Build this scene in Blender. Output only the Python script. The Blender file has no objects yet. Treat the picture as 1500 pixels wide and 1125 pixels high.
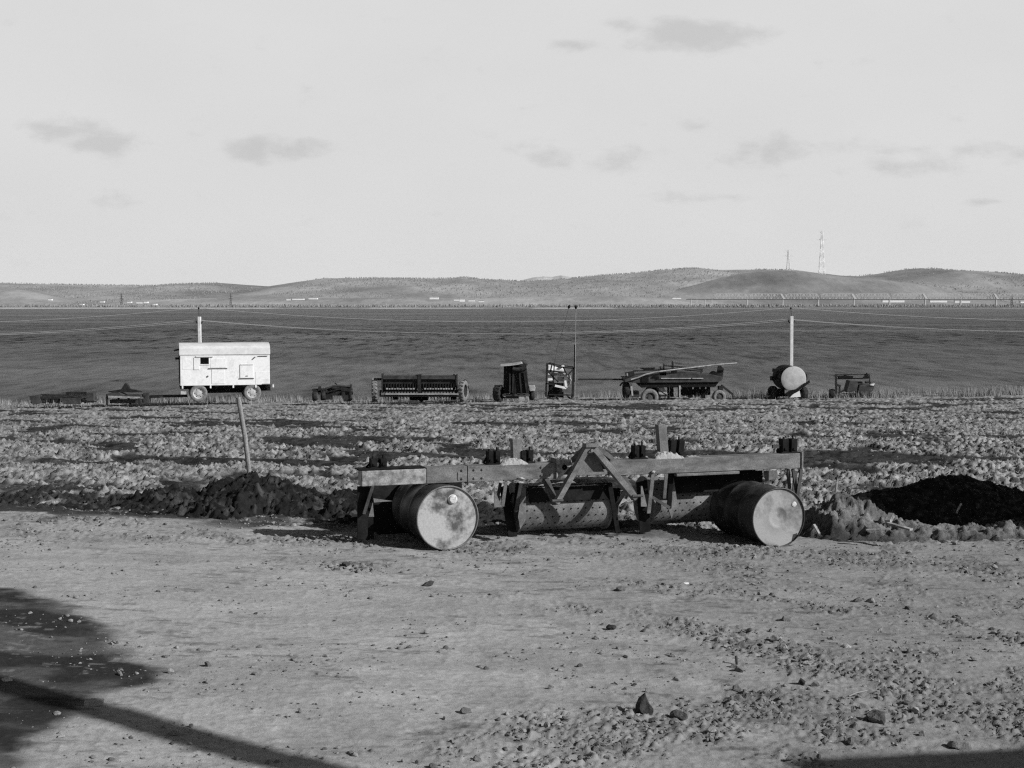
import bpy, math, random
import numpy as np
from mathutils import Vector, Matrix
random.seed(7); RNG = np.random.default_rng(11)
scene = bpy.context.scene
COL = scene.collection
D2R = math.radians

# ------------------------------------------------------------------ camera
F = 2083.0; HOR = 447.0; CAMZ = 2.25
PITCH = math.atan((562.5 - HOR) / F)
cp, sp = math.cos(PITCH), math.sin(PITCH)
cam_d = bpy.data.cameras.new('camera'); cam = bpy.data.objects.new('camera', cam_d); COL.objects.link(cam)
cam.location = (0, 0, CAMZ); cam.rotation_euler = (math.pi / 2 - PITCH, 0, 0)
cam_d.lens = 36 * F / 1500; cam_d.sensor_width = 36; cam_d.clip_start = .1; cam_d.clip_end = 80000
scene.camera = cam

def ray(px, py):
    a = (px - 750) / F; b = (562.5 - py) / F
    return Vector((a, cp + b * sp, -sp + b * cp))
def at(px, py, Y):                      # the world point that lies Y metres ahead of the camera
    r = ray(px, py); return Vector((0, 0, CAMZ)) + r * (Y / r.y)
def proj(x, y, z):                      # numpy world -> photograph pixels
    d = y * cp - (z - CAMZ) * sp
    d = np.maximum(d, .01)
    return 750 + F * x / d, 562.5 - F * (y * sp + (z - CAMZ) * cp) / d

# ------------------------------------------------------------------ numpy noise
def _h(ix, iy, seed):
    h = (ix.astype(np.int64) * 374761393 + iy.astype(np.int64) * 668265263 + seed * 974634777) & 0xffffffff
    h = ((h ^ (h >> 13)) * 1274126177) & 0xffffffff
    h = ((h ^ (h >> 16)) * 2246822519) & 0xffffffff
    return ((h ^ (h >> 15)) & 0xffffff) / float(0xffffff)
def vn(x, y, seed=0):
    ix = np.floor(x); iy = np.floor(y); fx = x - ix; fy = y - iy
    u = fx * fx * fx * (fx * (fx * 6 - 15) + 10); v = fy * fy * fy * (fy * (fy * 6 - 15) + 10)
    a = _h(ix, iy, seed); b = _h(ix + 1, iy, seed); c = _h(ix, iy + 1, seed); d = _h(ix + 1, iy + 1, seed)
    return a + (b - a) * u + (c - a) * v + (a - b - c + d) * u * v
def fbm(x, y, o=4, seed=0, g=.5):
    s = 0; a = 1; t = 0
    for k in range(o):
        s = s + a * vn(x, y, seed + k * 17); t += a; a *= g
        x = x * 2.03 + 13.7; y = y * 2.03 + 7.1
    return s / t
def lumps(x, y, seed=0, r0=.25, r1=.6, keep=1.0):   # domes of random radius round jittered cell points
    ix = np.floor(x); iy = np.floor(y); out = np.zeros_like(x)
    for dx in (-1, 0, 1):
        for dy in (-1, 0, 1):
            cx = ix + dx; cy = iy + dy
            px = cx + _h(cx, cy, seed); py = cy + _h(cx, cy, seed + 1)
            r = r0 + (r1 - r0) * _h(cx, cy, seed + 2)
            k = _h(cx, cy, seed + 3)
            an = k * 6.28; ca = np.cos(an); sa = np.sin(an)
            qx = (x - px) * ca + (y - py) * sa; qy = (-(x - px) * sa + (y - py) * ca) * 1.35
            d2 = (qx * qx + qy * qy) / (r * r)
            dome = np.sqrt(np.maximum(0, 1 - d2)) * r * (k < keep)
            out = np.maximum(out, dome)
    return out
def ss(a, b, x):
    t = np.clip((x - a) / (b - a), 0, 1); return t * t * (3 - 2 * t)

# ------------------------------------------------------------------ object helpers
def tag(o, label=None, cat=None, group=None, kind=None):
    if label: o['label'] = label
    if cat: o['category'] = cat
    if group: o['group'] = group
    if kind: o['kind'] = kind
    return o
def thing(name, label, cat, loc, group=None):
    o = bpy.data.objects.new(name, None); COL.objects.link(o); o.location = loc
    o.empty_display_size = .2
    return tag(o, label, cat, group)
def wloc(o):
    v = Vector((0, 0, 0))
    while o is not None: v = v + Vector(o.location); o = o.parent
    return v
def mesh_np(name, V, faces, mats, parent=None, smooth=True, attrs=None, midx=None):
    me = bpy.data.meshes.new(name); faces = np.asarray(faces, dtype=np.int32); n = faces.shape[1]
    me.vertices.add(len(V)); me.vertices.foreach_set('co', np.asarray(V, dtype=np.float32).ravel())
    me.loops.add(faces.size); me.loops.foreach_set('vertex_index', faces.ravel())
    me.polygons.add(len(faces)); me.polygons.foreach_set('loop_start', np.arange(0, faces.size, n, dtype=np.int32))
    me.polygons.foreach_set('loop_total', np.full(len(faces), n, dtype=np.int32))
    me.polygons.foreach_set('use_smooth', np.full(len(faces), smooth, dtype=bool))
    for m in (mats if isinstance(mats, (list, tuple)) else [mats]): me.materials.append(m)
    if midx is not None: me.polygons.foreach_set('material_index', np.asarray(midx, dtype=np.int32))
    me.update(calc_edges=True)
    for k, v in (attrs or {}).items():
        a = me.attributes.new(k, 'FLOAT', 'POINT'); a.data.foreach_set('value', np.asarray(v, dtype=np.float32))
    o = bpy.data.objects.new(name, me); COL.objects.link(o); o.parent = parent
    return o

class MB:                                # collects shapes in world space, links them as one mesh
    def __init__(s): s.v = []; s.f = []; s.m = []; s.s = []
    def add(s, vs, fs, mi=0, smooth=False):
        b = len(s.v); s.v += [Vector(q) for q in vs]
        for q in fs: s.f.append([b + i for i in q]); s.m.append(mi); s.s.append(smooth)
        return s
    def obox(s, p, ex, ey, ez, mi=0):    # corner + three edge vectors
        p = Vector(p); ex = Vector(ex); ey = Vector(ey); ez = Vector(ez)
        vs = [p, p + ex, p + ex + ey, p + ey, p + ez, p + ex + ez, p + ex + ey + ez, p + ey + ez]
        return s.add(vs, [(0, 3, 2, 1), (4, 5, 6, 7), (0, 1, 5, 4), (1, 2, 6, 5), (2, 3, 7, 6), (3, 0, 4, 7)], mi)
    def box(s, c, sx, sy, sz, rz=0, mi=0):
        c = Vector(c); ex = Vector((math.cos(rz), math.sin(rz), 0)) * sx; ey = Vector((-math.sin(rz), math.cos(rz), 0)) * sy; ez = Vector((0, 0, sz))
        return s.obox(c - ex / 2 - ey / 2 - ez / 2, ex, ey, ez, mi)
    def bar(s, p, q, w, h, up=(0, 0, 1), mi=0):
        p = Vector(p); q = Vector(q); d = (q - p); dn = d.normalized(); up = Vector(up)
        sd = dn.cross(up)
        if sd.length < 1e-4: sd = dn.cross(Vector((0, 1, 0)))
        sd.normalize(); u = sd.cross(dn).normalized()
        return s.obox(p - sd * w / 2 - u * h / 2, d, sd * w, u * h, mi)
    def lathe(s, c, axis, prof, n=24, mi=0, soft=False, cap=True, twist=0):   # prof: (r, along axis)
        c = Vector(c); ax = Vector(axis).normalized(); t = Vector((0, 0, 1)) if abs(ax.z) < .9 else Vector((1, 0, 0))
        e1 = ax.cross(t).normalized(); e2 = ax.cross(e1)
        def ring(r, a): return [c + ax * a + (e1 * math.cos(6.28318 * k / n + twist) + e2 * math.sin(6.28318 * k / n + twist)) * r for k in range(n)]
        if soft:
            vs = [];
            for r, a in prof: vs += ring(r, a)
            fs = [(i * n + k, i * n + (k + 1) % n, (i + 1) * n + (k + 1) % n, (i + 1) * n + k) for i in range(len(prof) - 1) for k in range(n)]
            s.add(vs, fs, mi, True)
        else:
            for i in range(len(prof) - 1):
                s.add(ring(*prof[i]) + ring(*prof[i + 1]), [(k, (k + 1) % n, n + (k + 1) % n, n + k) for k in range(n)], mi, True)
        if cap:
            for r, a in (prof[0], prof[-1]):
                if r > 1e-4: s.add(ring(r, a), [tuple(range(n))], mi)
        return s
    def tube(s, p, q, r, n=10, r2=None, mi=0):
        p = Vector(p); q = Vector(q)
        return s.lathe(p, q - p, [(r, 0), (r if r2 is None else r2, (q - p).length)], n, mi)
    def path(s, pts, r, n=8, mi=0):      # a bent round rod
        pts = [Vector(p) for p in pts]; vs = []
        for i, p in enumerate(pts):
            d = (pts[min(i + 1, len(pts) - 1)] - pts[max(i - 1, 0)]).normalized()
            t = Vector((0, 0, 1)) if abs(d.z) < .9 else Vector((0, 1, 0))
            e1 = d.cross(t).normalized(); e2 = d.cross(e1)
            vs += [p + (e1 * math.cos(6.28318 * k / n) + e2 * math.sin(6.28318 * k / n)) * r for k in range(n)]
        fs = [(i * n + k, i * n + (k + 1) % n, (i + 1) * n + (k + 1) % n, (i + 1) * n + k) for i in range(len(pts) - 1) for k in range(n)]
        s.add(vs, fs, mi, True)
        return s.add(vs[:n] , [tuple(range(n))], mi).add(vs[-n:], [tuple(range(n))], mi)
    def prism(s, pts, vec, mi=0):        # flat outline pushed along vec
        pts = [Vector(p) for p in pts]; vec = Vector(vec); n = len(pts)
        return s.add(pts + [p + vec for p in pts], [tuple(range(n))[::-1], tuple(range(n, 2 * n))] + [(k, (k + 1) % n, n + (k + 1) % n, n + k) for k in range(n)], mi)
    def build(s, name, mats, parent=None, bevel=0, rough=0):
        me = bpy.data.meshes.new(name); off = wloc(parent) if parent is not None else Vector((0, 0, 0))
        me.from_pydata([tuple(q - off) for q in s.v], [], s.f)
        for m in (mats if isinstance(mats, (list, tuple)) else [mats]): me.materials.append(m)
        me.polygons.foreach_set('material_index', s.m); me.polygons.foreach_set('use_smooth', s.s)
        import bmesh
        bm = bmesh.new(); bm.from_mesh(me); bmesh.ops.recalc_face_normals(bm, faces=bm.faces); bm.to_mesh(me); bm.free()
        o = bpy.data.objects.new(name, me); COL.objects.link(o); o.parent = parent
        if bevel:
            b = o.modifiers.new('bevel', 'BEVEL'); b.width = bevel; b.segments = 2; b.limit_method = 'ANGLE'; b.angle_limit = D2R(50)
        return o
def children_of(o, allo): return [c for c in allo if c.parent == o]
def copy_tree(o, parent=None):
    c = o.copy(); COL.objects.link(c); c.parent = parent
    for ch in list(o.children): copy_tree(ch, c)
    return c

# ------------------------------------------------------------------ materials (the photograph is black and white: every colour is a grey)
def nodes(name):
    m = bpy.data.materials.new(name); m.use_nodes = True; nt = m.node_tree
    return m, nt, nt.nodes['Principled BSDF']
def N(nt, typ, **kw):
    n = nt.nodes.new(typ)
    for k, v in kw.items():
        if k.startswith('i_'):
            key = k[2:]; n.inputs[int(key) if key.isdigit() else key.replace('_', ' ')].default_value = v
        else: setattr(n, k, v)
    return n
def g(v): return (v, v, v, 1)
def ramp(nt, src, pts):
    r = nt.nodes.new('ShaderNodeValToRGB'); e = r.color_ramp.elements
    while len(e) < len(pts): e.new(.5)
    for el, (p, c) in zip(e, pts): el.position = p; el.color = g(c)
    nt.links.new(src, r.inputs['Fac']); return r
def metal_mat(name, a, b, scale=6, rough=.7, metallic=0, lo=.4, hi=.62, fine=60, bump=.25, spec=.3, c=None, stretch=None, fc=(.55, 1.35)):
    m, nt, p = nodes(name); L = nt.links.new
    tc = N(nt, 'ShaderNodeTexCoord'); src = tc.outputs['Object']
    if stretch:
        mp = N(nt, 'ShaderNodeMapping'); mp.inputs['Scale'].default_value = stretch; L(src, mp.inputs['Vector']); src = mp.outputs['Vector']
    n1 = N(nt, 'ShaderNodeTexNoise'); n1.inputs['Scale'].default_value = scale; n1.inputs['Detail'].default_value = 8; n1.inputs['Roughness'].default_value = .65
    L(src, n1.inputs['Vector'])
    pts = [(lo, a), (hi, b)] if c is None else [(lo, a), ((lo + hi) / 2, b), (hi, c)]
    r1 = ramp(nt, n1.outputs['Fac'], pts)
    n2 = N(nt, 'ShaderNodeTexNoise'); n2.inputs['Scale'].default_value = fine; n2.inputs['Detail'].default_value = 6; n2.inputs['Roughness'].default_value = .7
    L(tc.outputs['Object'], n2.inputs['Vector'])
    r2 = ramp(nt, n2.outputs['Fac'], [(.3, fc[0]), (.7, fc[1])])
    mx = N(nt, 'ShaderNodeMix', data_type='RGBA', blend_type='MULTIPLY'); mx.inputs[0].default_value = 1
    L(r1.outputs['Color'], mx.inputs[6]); L(r2.outputs['Color'], mx.inputs[7]); L(mx.outputs[2], p.inputs['Base Color'])
    p.inputs['Roughness'].default_value = rough; p.inputs['Metallic'].default_value = metallic
    p.inputs['Specular IOR Level'].default_value = spec
    if bump:
        bp = N(nt, 'ShaderNodeBump'); bp.inputs['Strength'].default_value = bump; bp.inputs['Distance'].default_value = .01
        L(n2.outputs['Fac'], bp.inputs['Height']); L(bp.outputs['Normal'], p.inputs['Normal'])
    return m
def soil_mat(name, s1=25, s2=140, bump=.6, dist=.02, lo=.6, hi=1.35):
    m, nt, p = nodes(name); L = nt.links.new
    tc = N(nt, 'ShaderNodeTexCoord'); at_ = N(nt, 'ShaderNodeAttribute'); at_.attribute_name = 'alb'
    n1 = N(nt, 'ShaderNodeTexNoise'); n1.inputs['Scale'].default_value = s1; n1.inputs['Detail'].default_value = 9; n1.inputs['Roughness'].default_value = .72
    n2 = N(nt, 'ShaderNodeTexNoise'); n2.inputs['Scale'].default_value = s2; n2.inputs['Detail'].default_value = 5; n2.inputs['Roughness'].default_value = .7
    L(tc.outputs['Object'], n1.inputs['Vector']); L(tc.outputs['Object'], n2.inputs['Vector'])
    r1 = ramp(nt, n1.outputs['Fac'], [(.3, lo), (.7, hi)])
    mx = N(nt, 'ShaderNodeMix', data_type='RGBA', blend_type='MULTIPLY'); mx.inputs[0].default_value = 1
    L(at_.outputs['Fac'], mx.inputs[6]); L(r1.outputs['Color'], mx.inputs[7]); L(mx.outputs[2], p.inputs['Base Color'])
    ad = N(nt, 'ShaderNodeMath', operation='ADD'); L(n1.outputs['Fac'], ad.inputs[0])
    ml = N(nt, 'ShaderNodeMath', operation='MULTIPLY'); ml.inputs[1].default_value = .5; L(n2.outputs['Fac'], ml.inputs[0]); L(ml.outputs[0], ad.inputs[1])
    bp = N(nt, 'ShaderNodeBump'); bp.inputs['Strength'].default_value = bump; bp.inputs['Distance'].default_value = dist
    L(ad.outputs[0], bp.inputs['Height']); L(bp.outputs['Normal'], p.inputs['Normal'])
    p.inputs['Roughness'].default_value = .95; p.inputs['Specular IOR Level'].default_value = .1
    return m
def flat_mat(name, a, rough=.8, spec=.2, metallic=0):
    m, nt, p = nodes(name); p.inputs['Base Color'].default_value = g(a); p.inputs['Roughness'].default_value = rough
    p.inputs['Specular IOR Level'].default_value = spec; p.inputs['Metallic'].default_value = metallic
    return m

MT = dict(
    yard=soil_mat('yard_dirt', 24, 130, .5, .014, .74, 1.24),
    field=soil_mat('field_clods', 9, 60, .7, .04, .6, 1.4),
    mound=soil_mat('mound_soil', 22, 110, .8, .03, .5, 1.6),
    clod=soil_mat('loose_clods', 40, 160, .7, .012, .6, 1.35),
    beam=metal_mat('rusty_beam', .06, .17, 4, .75, 0, .35, .65, 90, .3, stretch=(1, 1, 2.5)),
    pale=metal_mat('dusty_pale_steel', .09, .28, 12, .8, 0, .38, .6, 120, .3),
    rust=metal_mat('dark_rust', .03, .075, 7, .75, 0, .35, .65, 80, .35),
    plate=metal_mat('bare_rust_plate', .075, .15, 8, .7, 0, .35, .65, 90, .3),
    drum=metal_mat('roller_shell', .08, .17, 6, .7, 0, .35, .65, 70, .4),
    black=metal_mat('near_black', .005, .014, 9, .8, 0, .35, .65, 60, .3, .1),  # near black; lowered so the roller boards look shaded
    barrel=metal_mat('barrel_side', .012, .05, 4, .45, 0, .42, .68, 40, .2, .4),
    lid=metal_mat('barrel_lid_blotched', .06, .31, 4.2, .6, 0, .38, .52, 50, .2, .3, fc=(.82, 1.12)),
    lid2=metal_mat('barrel_lid_dusty', .10, .25, 3.4, .6, 0, .40, .56, 60, .2, .3, fc=(.88, 1.08)),
    cap=metal_mat('bung_cap', .36, .5, 20, .6, 0, .35, .6, 80, .2),
    tyre=metal_mat('old_rubber', .015, .04, 10, .9, 0, .35, .65, 50, .3, .1),
    dusty_tyre=metal_mat('dusty_rubber', .10, .2, 8, .9, 0, .35, .65, 40, .3, .1),
    rimw=metal_mat('rim_paint', .26, .40, 4, .6, 0, .35, .6, 14, .1, .2, fc=(.8, 1.1)),
    white=metal_mat('white_paint', .54, .66, 2.2, .6, 0, .3, .52, 9, .06, .2, fc=(.88, 1.06)),
    roofw=metal_mat('weathered_roof_paint', .43, .52, 1.2, .7, 0, .35, .6, 6, .05, .2, fc=(.88, 1.08)),
    wood=metal_mat('grey_wood', .12, .24, 8, .85, 0, .35, .65, 60, .4, stretch=(6, 6, .8)),
    concrete=metal_mat('pale_concrete', .5, .66, 3, .8, 0, .35, .65, 30, .2),
    tank=metal_mat('pale_tank_end', .30, .44, 2.2, .7, 0, .35, .62, 14, .12, fc=(.85, 1.1)),  # paler than the tank shell
    mach=metal_mat('machine_dark', .010, .034, 3, .75, 0, .35, .65, 20, .3, .15),
    mach2=metal_mat('machine_mid', .028, .07, 3, .75, 0, .35, .65, 20, .3, .15),
    mach3=metal_mat('machine_light', .2, .4, 3, .7, 0, .35, .65, 20, .3, .2),
    tarp=metal_mat('dark_sheet', .010, .022, 1.5, .8, 0, .35, .65, 8, .2, .1),
    hole=flat_mat('dark_inside', .004, .9, .05),
    wire=flat_mat('bare_wire', .4, .6, .3),
    steel=flat_mat('far_steel', .45, .7, .2), steel_w=flat_mat('far_white_steel', .45, .7, .2),
    pylon=flat_mat('pylon_steel', .62, .7, .2), pylon_w=flat_mat('pylon_white', .85, .7, .2),
    house=metal_mat('far_white_wall', .7, .8, .2, .8, 0, .35, .65, 2, 0), houser=flat_mat('far_roof', .22, .8),
    shed=metal_mat('shed_wall', .2, .3, 2, .8, 0, .35, .65, 20, .2),
    bark=flat_mat('far_trees', .17, .95, .05),
    dry=flat_mat('dry_grass', .22, .9, .1),
)

# ------------------------------------------------------------------ terrain
def base_z(x, y):
    z = np.interp(y, [-60, 14.3, 17, 25, 40, 60, 80, 87, 93, 118, 140], [0, 0, -.12, -.58, -1.36, -2.33, -3.2, -3.46, -3.9, -8.4, -10])
    z = z - .035 * np.clip(x + .6, -4, 5) * (1 - ss(16, 30, y))
    return z + ss(30, 80, y) * .012 * np.clip(x, -60, 60)
def dist_seg(px, py, pts):
    best = np.full_like(px, 1e9)
    for (x0, y0), (x1, y1) in zip(pts[:-1], pts[1:]):
        dx, dy = x1 - x0, y1 - y0; t = np.clip(((px - x0) * dx + (py - y0) * dy) / (dx * dx + dy * dy), 0, 1)
        best = np.minimum(best, np.hypot(px - x0 - t * dx, (py - y0 - t * dy)))
    return best
def G(px, py):                          # a point on the flat yard from the photograph's pixel
    r = ray(px, py); k = -CAMZ / r.z; return (r.x * k, r.y * k)
BANDS = [[G(700, 1180), G(790, 1095), G(960, 1040), G(1150, 1000), G(1330, 975), G(1560, 965)], [G(780, 878), G(900, 890), G(1060, 912), G(1190, 952), G(1330, 985)],
         [G(1100, 1085), G(1250, 1055), G(1400, 1040), G(1560, 1030)], [G(430, 832), G(520, 834), G(640, 840)], [G(960, 850), G(1150, 870), G(1320, 890), G(1560, 930)],
         [G(700, 800), G(960, 795), G(1230, 800), G(1560, 815)], [G(-60, 806), G(250, 800), G(520, 800)]]
BW = [.42, .35, .5, .2, .4, .4, .3]
def rough_mask(x, y):
    m = np.zeros_like(x)
    for b, w in zip(BANDS, BW): m = np.maximum(m, np.exp(-(dist_seg(x, y, b) / w) ** 2))
    m = np.maximum(m, .35 * ss(.3, 2.2, x) * ss(6, 8, y))
    m = np.maximum(m, .5 * ss(12.3, 13.6, y + .06 * x))
    n = fbm(x * 2.1, y * 2.1, 4, 31)
    return np.clip(m * (.25 + 1.5 * ss(.38, .66, n)), 0, 1)
def row_t(x, y):
    return y * .82 + x * .57 + .9 * (fbm(x * .09, y * .09, 2, 77) - .5) 
def terrain(x, y):
    z = base_z(x, y); fld = ss(14.0, 15.6, y + .35 * (fbm(x * .8, y * .8, 2, 5) - .5))
    # yard
    rm = rough_mask(x, y)
    wx = x + .03 * fbm(x * 9, y * 9, 2, 3); wy = y + .03 * fbm(x * 9 + 50, y * 9, 2, 4)
    hy = .05 * (fbm(x * .7, y * .7, 3, 21) - .5) + .016 * (fbm(x * 3, y * 7, 4, 22) - .5) + .006 * (fbm(x * 10, y * 26, 3, 23) - .5) + .006 * (1 - np.abs(2 * fbm(x * 6, y * 11, 3, 24) - 1)) ** 6
    ck = 1 - np.abs(2 * fbm(wx * 7.5, wy * 10, 4, 42, .62) - 1)
    hy = hy + rm * (.01 * lumps(wx / .10, wy / .10, 41, .2, .55, .5) + .06 * (ck - .78) * (ck > .6) + .03 * lumps(wx / .045, wy / .045, 45, .2, .6, .8))
    TR = [np.zeros_like(x), np.zeros_like(x)]
    # two shallow wheel tracks sweeping through the yard
    for pts, w in (([G(520, 1180), G(640, 1040), G(690, 960), G(600, 880), G(380, 850)], .11), ([G(760, 1180), G(830, 1000), G(840, 930), G(700, 870), G(420, 820)], .11), ([G(1200, 1150), G(1000, 960), G(760, 860), G(420, 835)], .12)):
        dd = dist_seg(x, y, pts); tr = np.exp(-(dd / w) ** 2) * ss(.3, .7, fbm(x * 1.5, y * 1.5, 3, 27))
        TR[0] = np.maximum(TR[0], tr); TR[1] = np.maximum(TR[1], np.exp(-((dd - w - .03) / .03) ** 2) * ss(.45, .62, fbm(x * 2.2, y * 2.2, 3, 28)))
        hy = hy - .004 * tr + .003 * tr * np.sin((x * .8 + y) * 42)
    # field
    t = row_t(x, y); wv = .35 * fbm(x * 1.3, y * 1.3, 2, 9)
    fx = x + .16 * fbm(x * 4, y * 4, 2, 51); fy = y + .16 * fbm(x * 4 + 31, y * 4, 2, 52)
    s_along = x * .82 - y * .57
    patch = fbm(s_along / 3.4, t / 1.7, 3, 61, .6) + .22 * (fbm(x * 1.6, y * 1.6, 3, 62) - .5) + .03 * np.sin(2 * math.pi * (t + wv) / 2.1 + 2)
    stripe = ss(.05, .75, np.sin(2 * math.pi * (t + wv) / 1.9 + 1.2 * (fbm(x * .6, y * .6, 2, 66) - .5))) * ss(.40, .54, fbm(s_along / 8, t / 3, 3, 65) + .25 * (fbm(x * 2.2, y * 2.2, 3, 64) - .5))
    dark = np.maximum(ss(.535, .58, patch), .92 * stripe) * ss(15.5, 18, y)
    furrow = -np.sin(2 * math.pi * (t + wv) / 1.9 + 1.2 * (fbm(x * .6, y * .6, 2, 66) - .5))
    hf = .065 * furrow + .12 * (fbm(x * .5, y * .5, 3, 63) - .5)
    amp = (.25 + .75 * (1 - dark)) * (.62 + .38 * ss(17, 32, y))
    cr = 1 - np.abs(2 * fbm(fx * 3.1, fy * 3.1, 4, 67, .6) - 1)
    hf = hf + amp * (.09 * lumps(fx / .24, fy / .24, 71, .2, .5, .35) + .11 * lumps(fx / .12, fy / .12, 75, .2, .55, .7) + .09 * lumps(fx / .065, fy / .065, 79, .25, .6, .9) + .12 * (cr - .75) + .09 * (fbm(fx * 11, fy * 11, 3, 69, .6) - .5))
    hf = hf - .015 * dark - .02
    fade = 1 - .65 * ss(70, 84, y)
    z = z + (1 - fld) * hy + fld * hf * fade
    # soil colour: dry crust, damp hollows, the left spill, painted shade behind the roller
    alb_y = .262 * (.72 + .56 * fbm(x * 1.3, y * 3.6, 6, 91, .6)) * (1 - .16 * rm) * (1 - .20 * ss(-1, 2.6, x))
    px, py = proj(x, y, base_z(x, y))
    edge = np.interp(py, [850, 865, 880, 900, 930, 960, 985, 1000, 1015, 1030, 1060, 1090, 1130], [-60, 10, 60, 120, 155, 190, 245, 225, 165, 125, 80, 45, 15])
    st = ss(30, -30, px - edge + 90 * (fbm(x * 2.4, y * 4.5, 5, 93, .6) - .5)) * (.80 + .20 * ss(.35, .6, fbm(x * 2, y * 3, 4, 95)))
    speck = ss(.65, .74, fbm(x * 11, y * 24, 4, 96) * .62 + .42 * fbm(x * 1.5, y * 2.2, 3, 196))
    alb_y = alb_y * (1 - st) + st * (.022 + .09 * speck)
    alb_y = alb_y * (1 + .10 * TR[0]) * (1 - .40 * ss(.62, .74, fbm(x * 4.5, y * 15, 4, 29, .6)) * ss(.4, .6, fbm(x * .9, y * 1.4, 3, 30))) * (1 - .10 * rm) * (1 - .10 * TR[1])
    alb_f = .25 * (.8 + .4 * fbm(x * .7, y * .7, 3, 97)) * (1 - dark) + dark * (.022 + .035 * fbm(x * 3, y * 3, 3, 89))
    alb_f = alb_f * (.38 + .62 * ss(.30, .52, fbm(fx * 5.5, fy * 5.5, 3, 88)))
    damp = ss(13.6, 14.6, y + 1.5 * (fbm(x * 1.5, y * 1.8, 5, 98, .6) - .5)) * ss(18.2, 16.4, y + .8 * (fbm(x * 1.1, y * 1.1, 3, 99) - .5)) * np.maximum(ss(-.6, -1.8, x), ss(2.2, 1.0, x) * ss(16.3, 15.8, y))  # damp soil by the mound, plus shade painted in behind the roller
    alb = alb_y * (1 - fld) + alb_f * fld
    damp = damp * ss(.40, .50, fbm(x * 1.4, y * 2.0, 4, 100, .6) + .14 * ss(-4.6, -3.0, x) * ss(14.2, 14.8, y) + .10 * ss(-1.2, -.4, x))
    alb = alb * (1 - damp) + .030 * damp
    return z, alb
def grid(xs_of, ys, nu):
    u = np.linspace(-1, 1, nu); Y, U = np.meshgrid(ys, u, indexing='ij'); X = U * xs_of(Y)
    i = np.arange(len(ys) - 1)[:, None] * nu + np.arange(nu - 1)[None, :]
    f = np.stack([i, i + 1, i + 1 + nu, i + nu], -1).reshape(-1, 4)
    return X.ravel(), Y.ravel(), f
ys_yard = [2.0]
while ys_yard[-1] < 14.8: ys_yard.append(ys_yard[-1] + max(.012, ys_yard[-1] * .0026))
ys_yard = np.array(ys_yard)
ys_f = [ys_yard[-1]]
while ys_f[-1] < 84: ys_f.append(ys_f[-1] + ys_f[-1] * .0023)
while ys_f[-1] < 118: ys_f.append(ys_f[-1] + .6)
ys_f = np.array(ys_f)
wid = lambda Y: .47 * Y + 1.0
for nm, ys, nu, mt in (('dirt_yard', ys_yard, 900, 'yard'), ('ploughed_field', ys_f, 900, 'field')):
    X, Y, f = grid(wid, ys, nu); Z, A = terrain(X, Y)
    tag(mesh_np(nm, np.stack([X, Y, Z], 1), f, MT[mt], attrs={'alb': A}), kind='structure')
def strip(name, x0, x1, y0, y1, nx, ny, dz, mat, alb):
    xs = np.linspace(x0, x1, nx); ys = np.linspace(y0, y1, ny); Y, X = np.meshgrid(ys, xs, indexing='ij')
    i = np.arange(ny - 1)[:, None] * nx + np.arange(nx - 1)[None, :]; f = np.stack([i, i + 1, i + 1 + nx, i + nx], -1).reshape(-1, 4)
    X = X.ravel(); Y = Y.ravel(); Z = base_z(X, Y) + dz + .03 * (fbm(X * .7, Y * .7, 3, 8) - .5)
    return tag(mesh_np(name, np.stack([X, Y, Z], 1), f, mat, attrs={'alb': np.full(len(X), alb)}), kind='structure')
strip('surrounding_ground', -160, 160, -60, 122, 321, 183, -.34, MT['field'], .17)

# loose clods lying on the yard and the field: nobody could count them
def ico():
    t = (1 + 5 ** .5) / 2
    v = np.array([(-1, t, 0), (1, t, 0), (-1, -t, 0), (1, -t, 0), (0, -1, t), (0, 1, t), (0, -1, -t), (0, 1, -t), (t, 0, -1), (t, 0, 1), (-t, 0, -1), (-t, 0, 1)], float)
    f = [(0, 11, 5), (0, 5, 1), (0, 1, 7), (0, 7, 10), (0, 10, 11), (1, 5, 9), (5, 11, 4), (11, 10, 2), (10, 7, 6), (7, 1, 8), (3, 9, 4), (3, 4, 2), (3, 2, 6), (3, 6, 8), (3, 8, 9), (4, 9, 5), (2, 4, 11), (6, 2, 10), (8, 6, 7), (9, 8, 1)]
    v /= np.linalg.norm(v[0])
    def sub(v, f):
        v = [tuple(q) for q in v]; c = {}; o = []
        def mid(a, b):
            k = (min(a, b), max(a, b))
            if k not in c:
                m = np.array(v[a]) + np.array(v[b]); m /= np.linalg.norm(m); c[k] = len(v); v.append(tuple(m))
            return c[k]
        for a, b, d in f:
            ab, bd, da = mid(a, b), mid(b, d), mid(d, a); o += [(a, ab, da), (b, bd, ab), (d, da, bd), (ab, bd, da)]
        return np.array(v), o
    v0, f0 = v, np.array(f); v, f = sub(v, f); return v, np.array(f), sub, v0, f0
ICO_V, ICO_F, SUB, ICO0_V, ICO0_F = ico()
ICO2_V, ICO2_F = SUB(ICO_V, [tuple(q) for q in ICO_F]); ICO2_F = np.array(ICO2_F)
def lump_shape(v, k, amt=.35):           # an angular broken lump: planes cut off a ball, then noise
    r = np.random.default_rng(k); q = v.copy()
    for j in range(10):
        n = r.normal(size=3); n /= np.linalg.norm(n); h = r.uniform(.38, .8)
        d = q @ n; q -= np.outer(np.maximum(0, d - h), n)
    q += amt * .35 * (vn(v[:, 0] * 2.3 + k, v[:, 1] * 2.3 + v[:, 2] * 1.7, k) - .5)[:, None] * v
    return q * np.array([r.uniform(.8, 1.2), r.uniform(.75, 1.1), r.uniform(.55, .85)])
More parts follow.
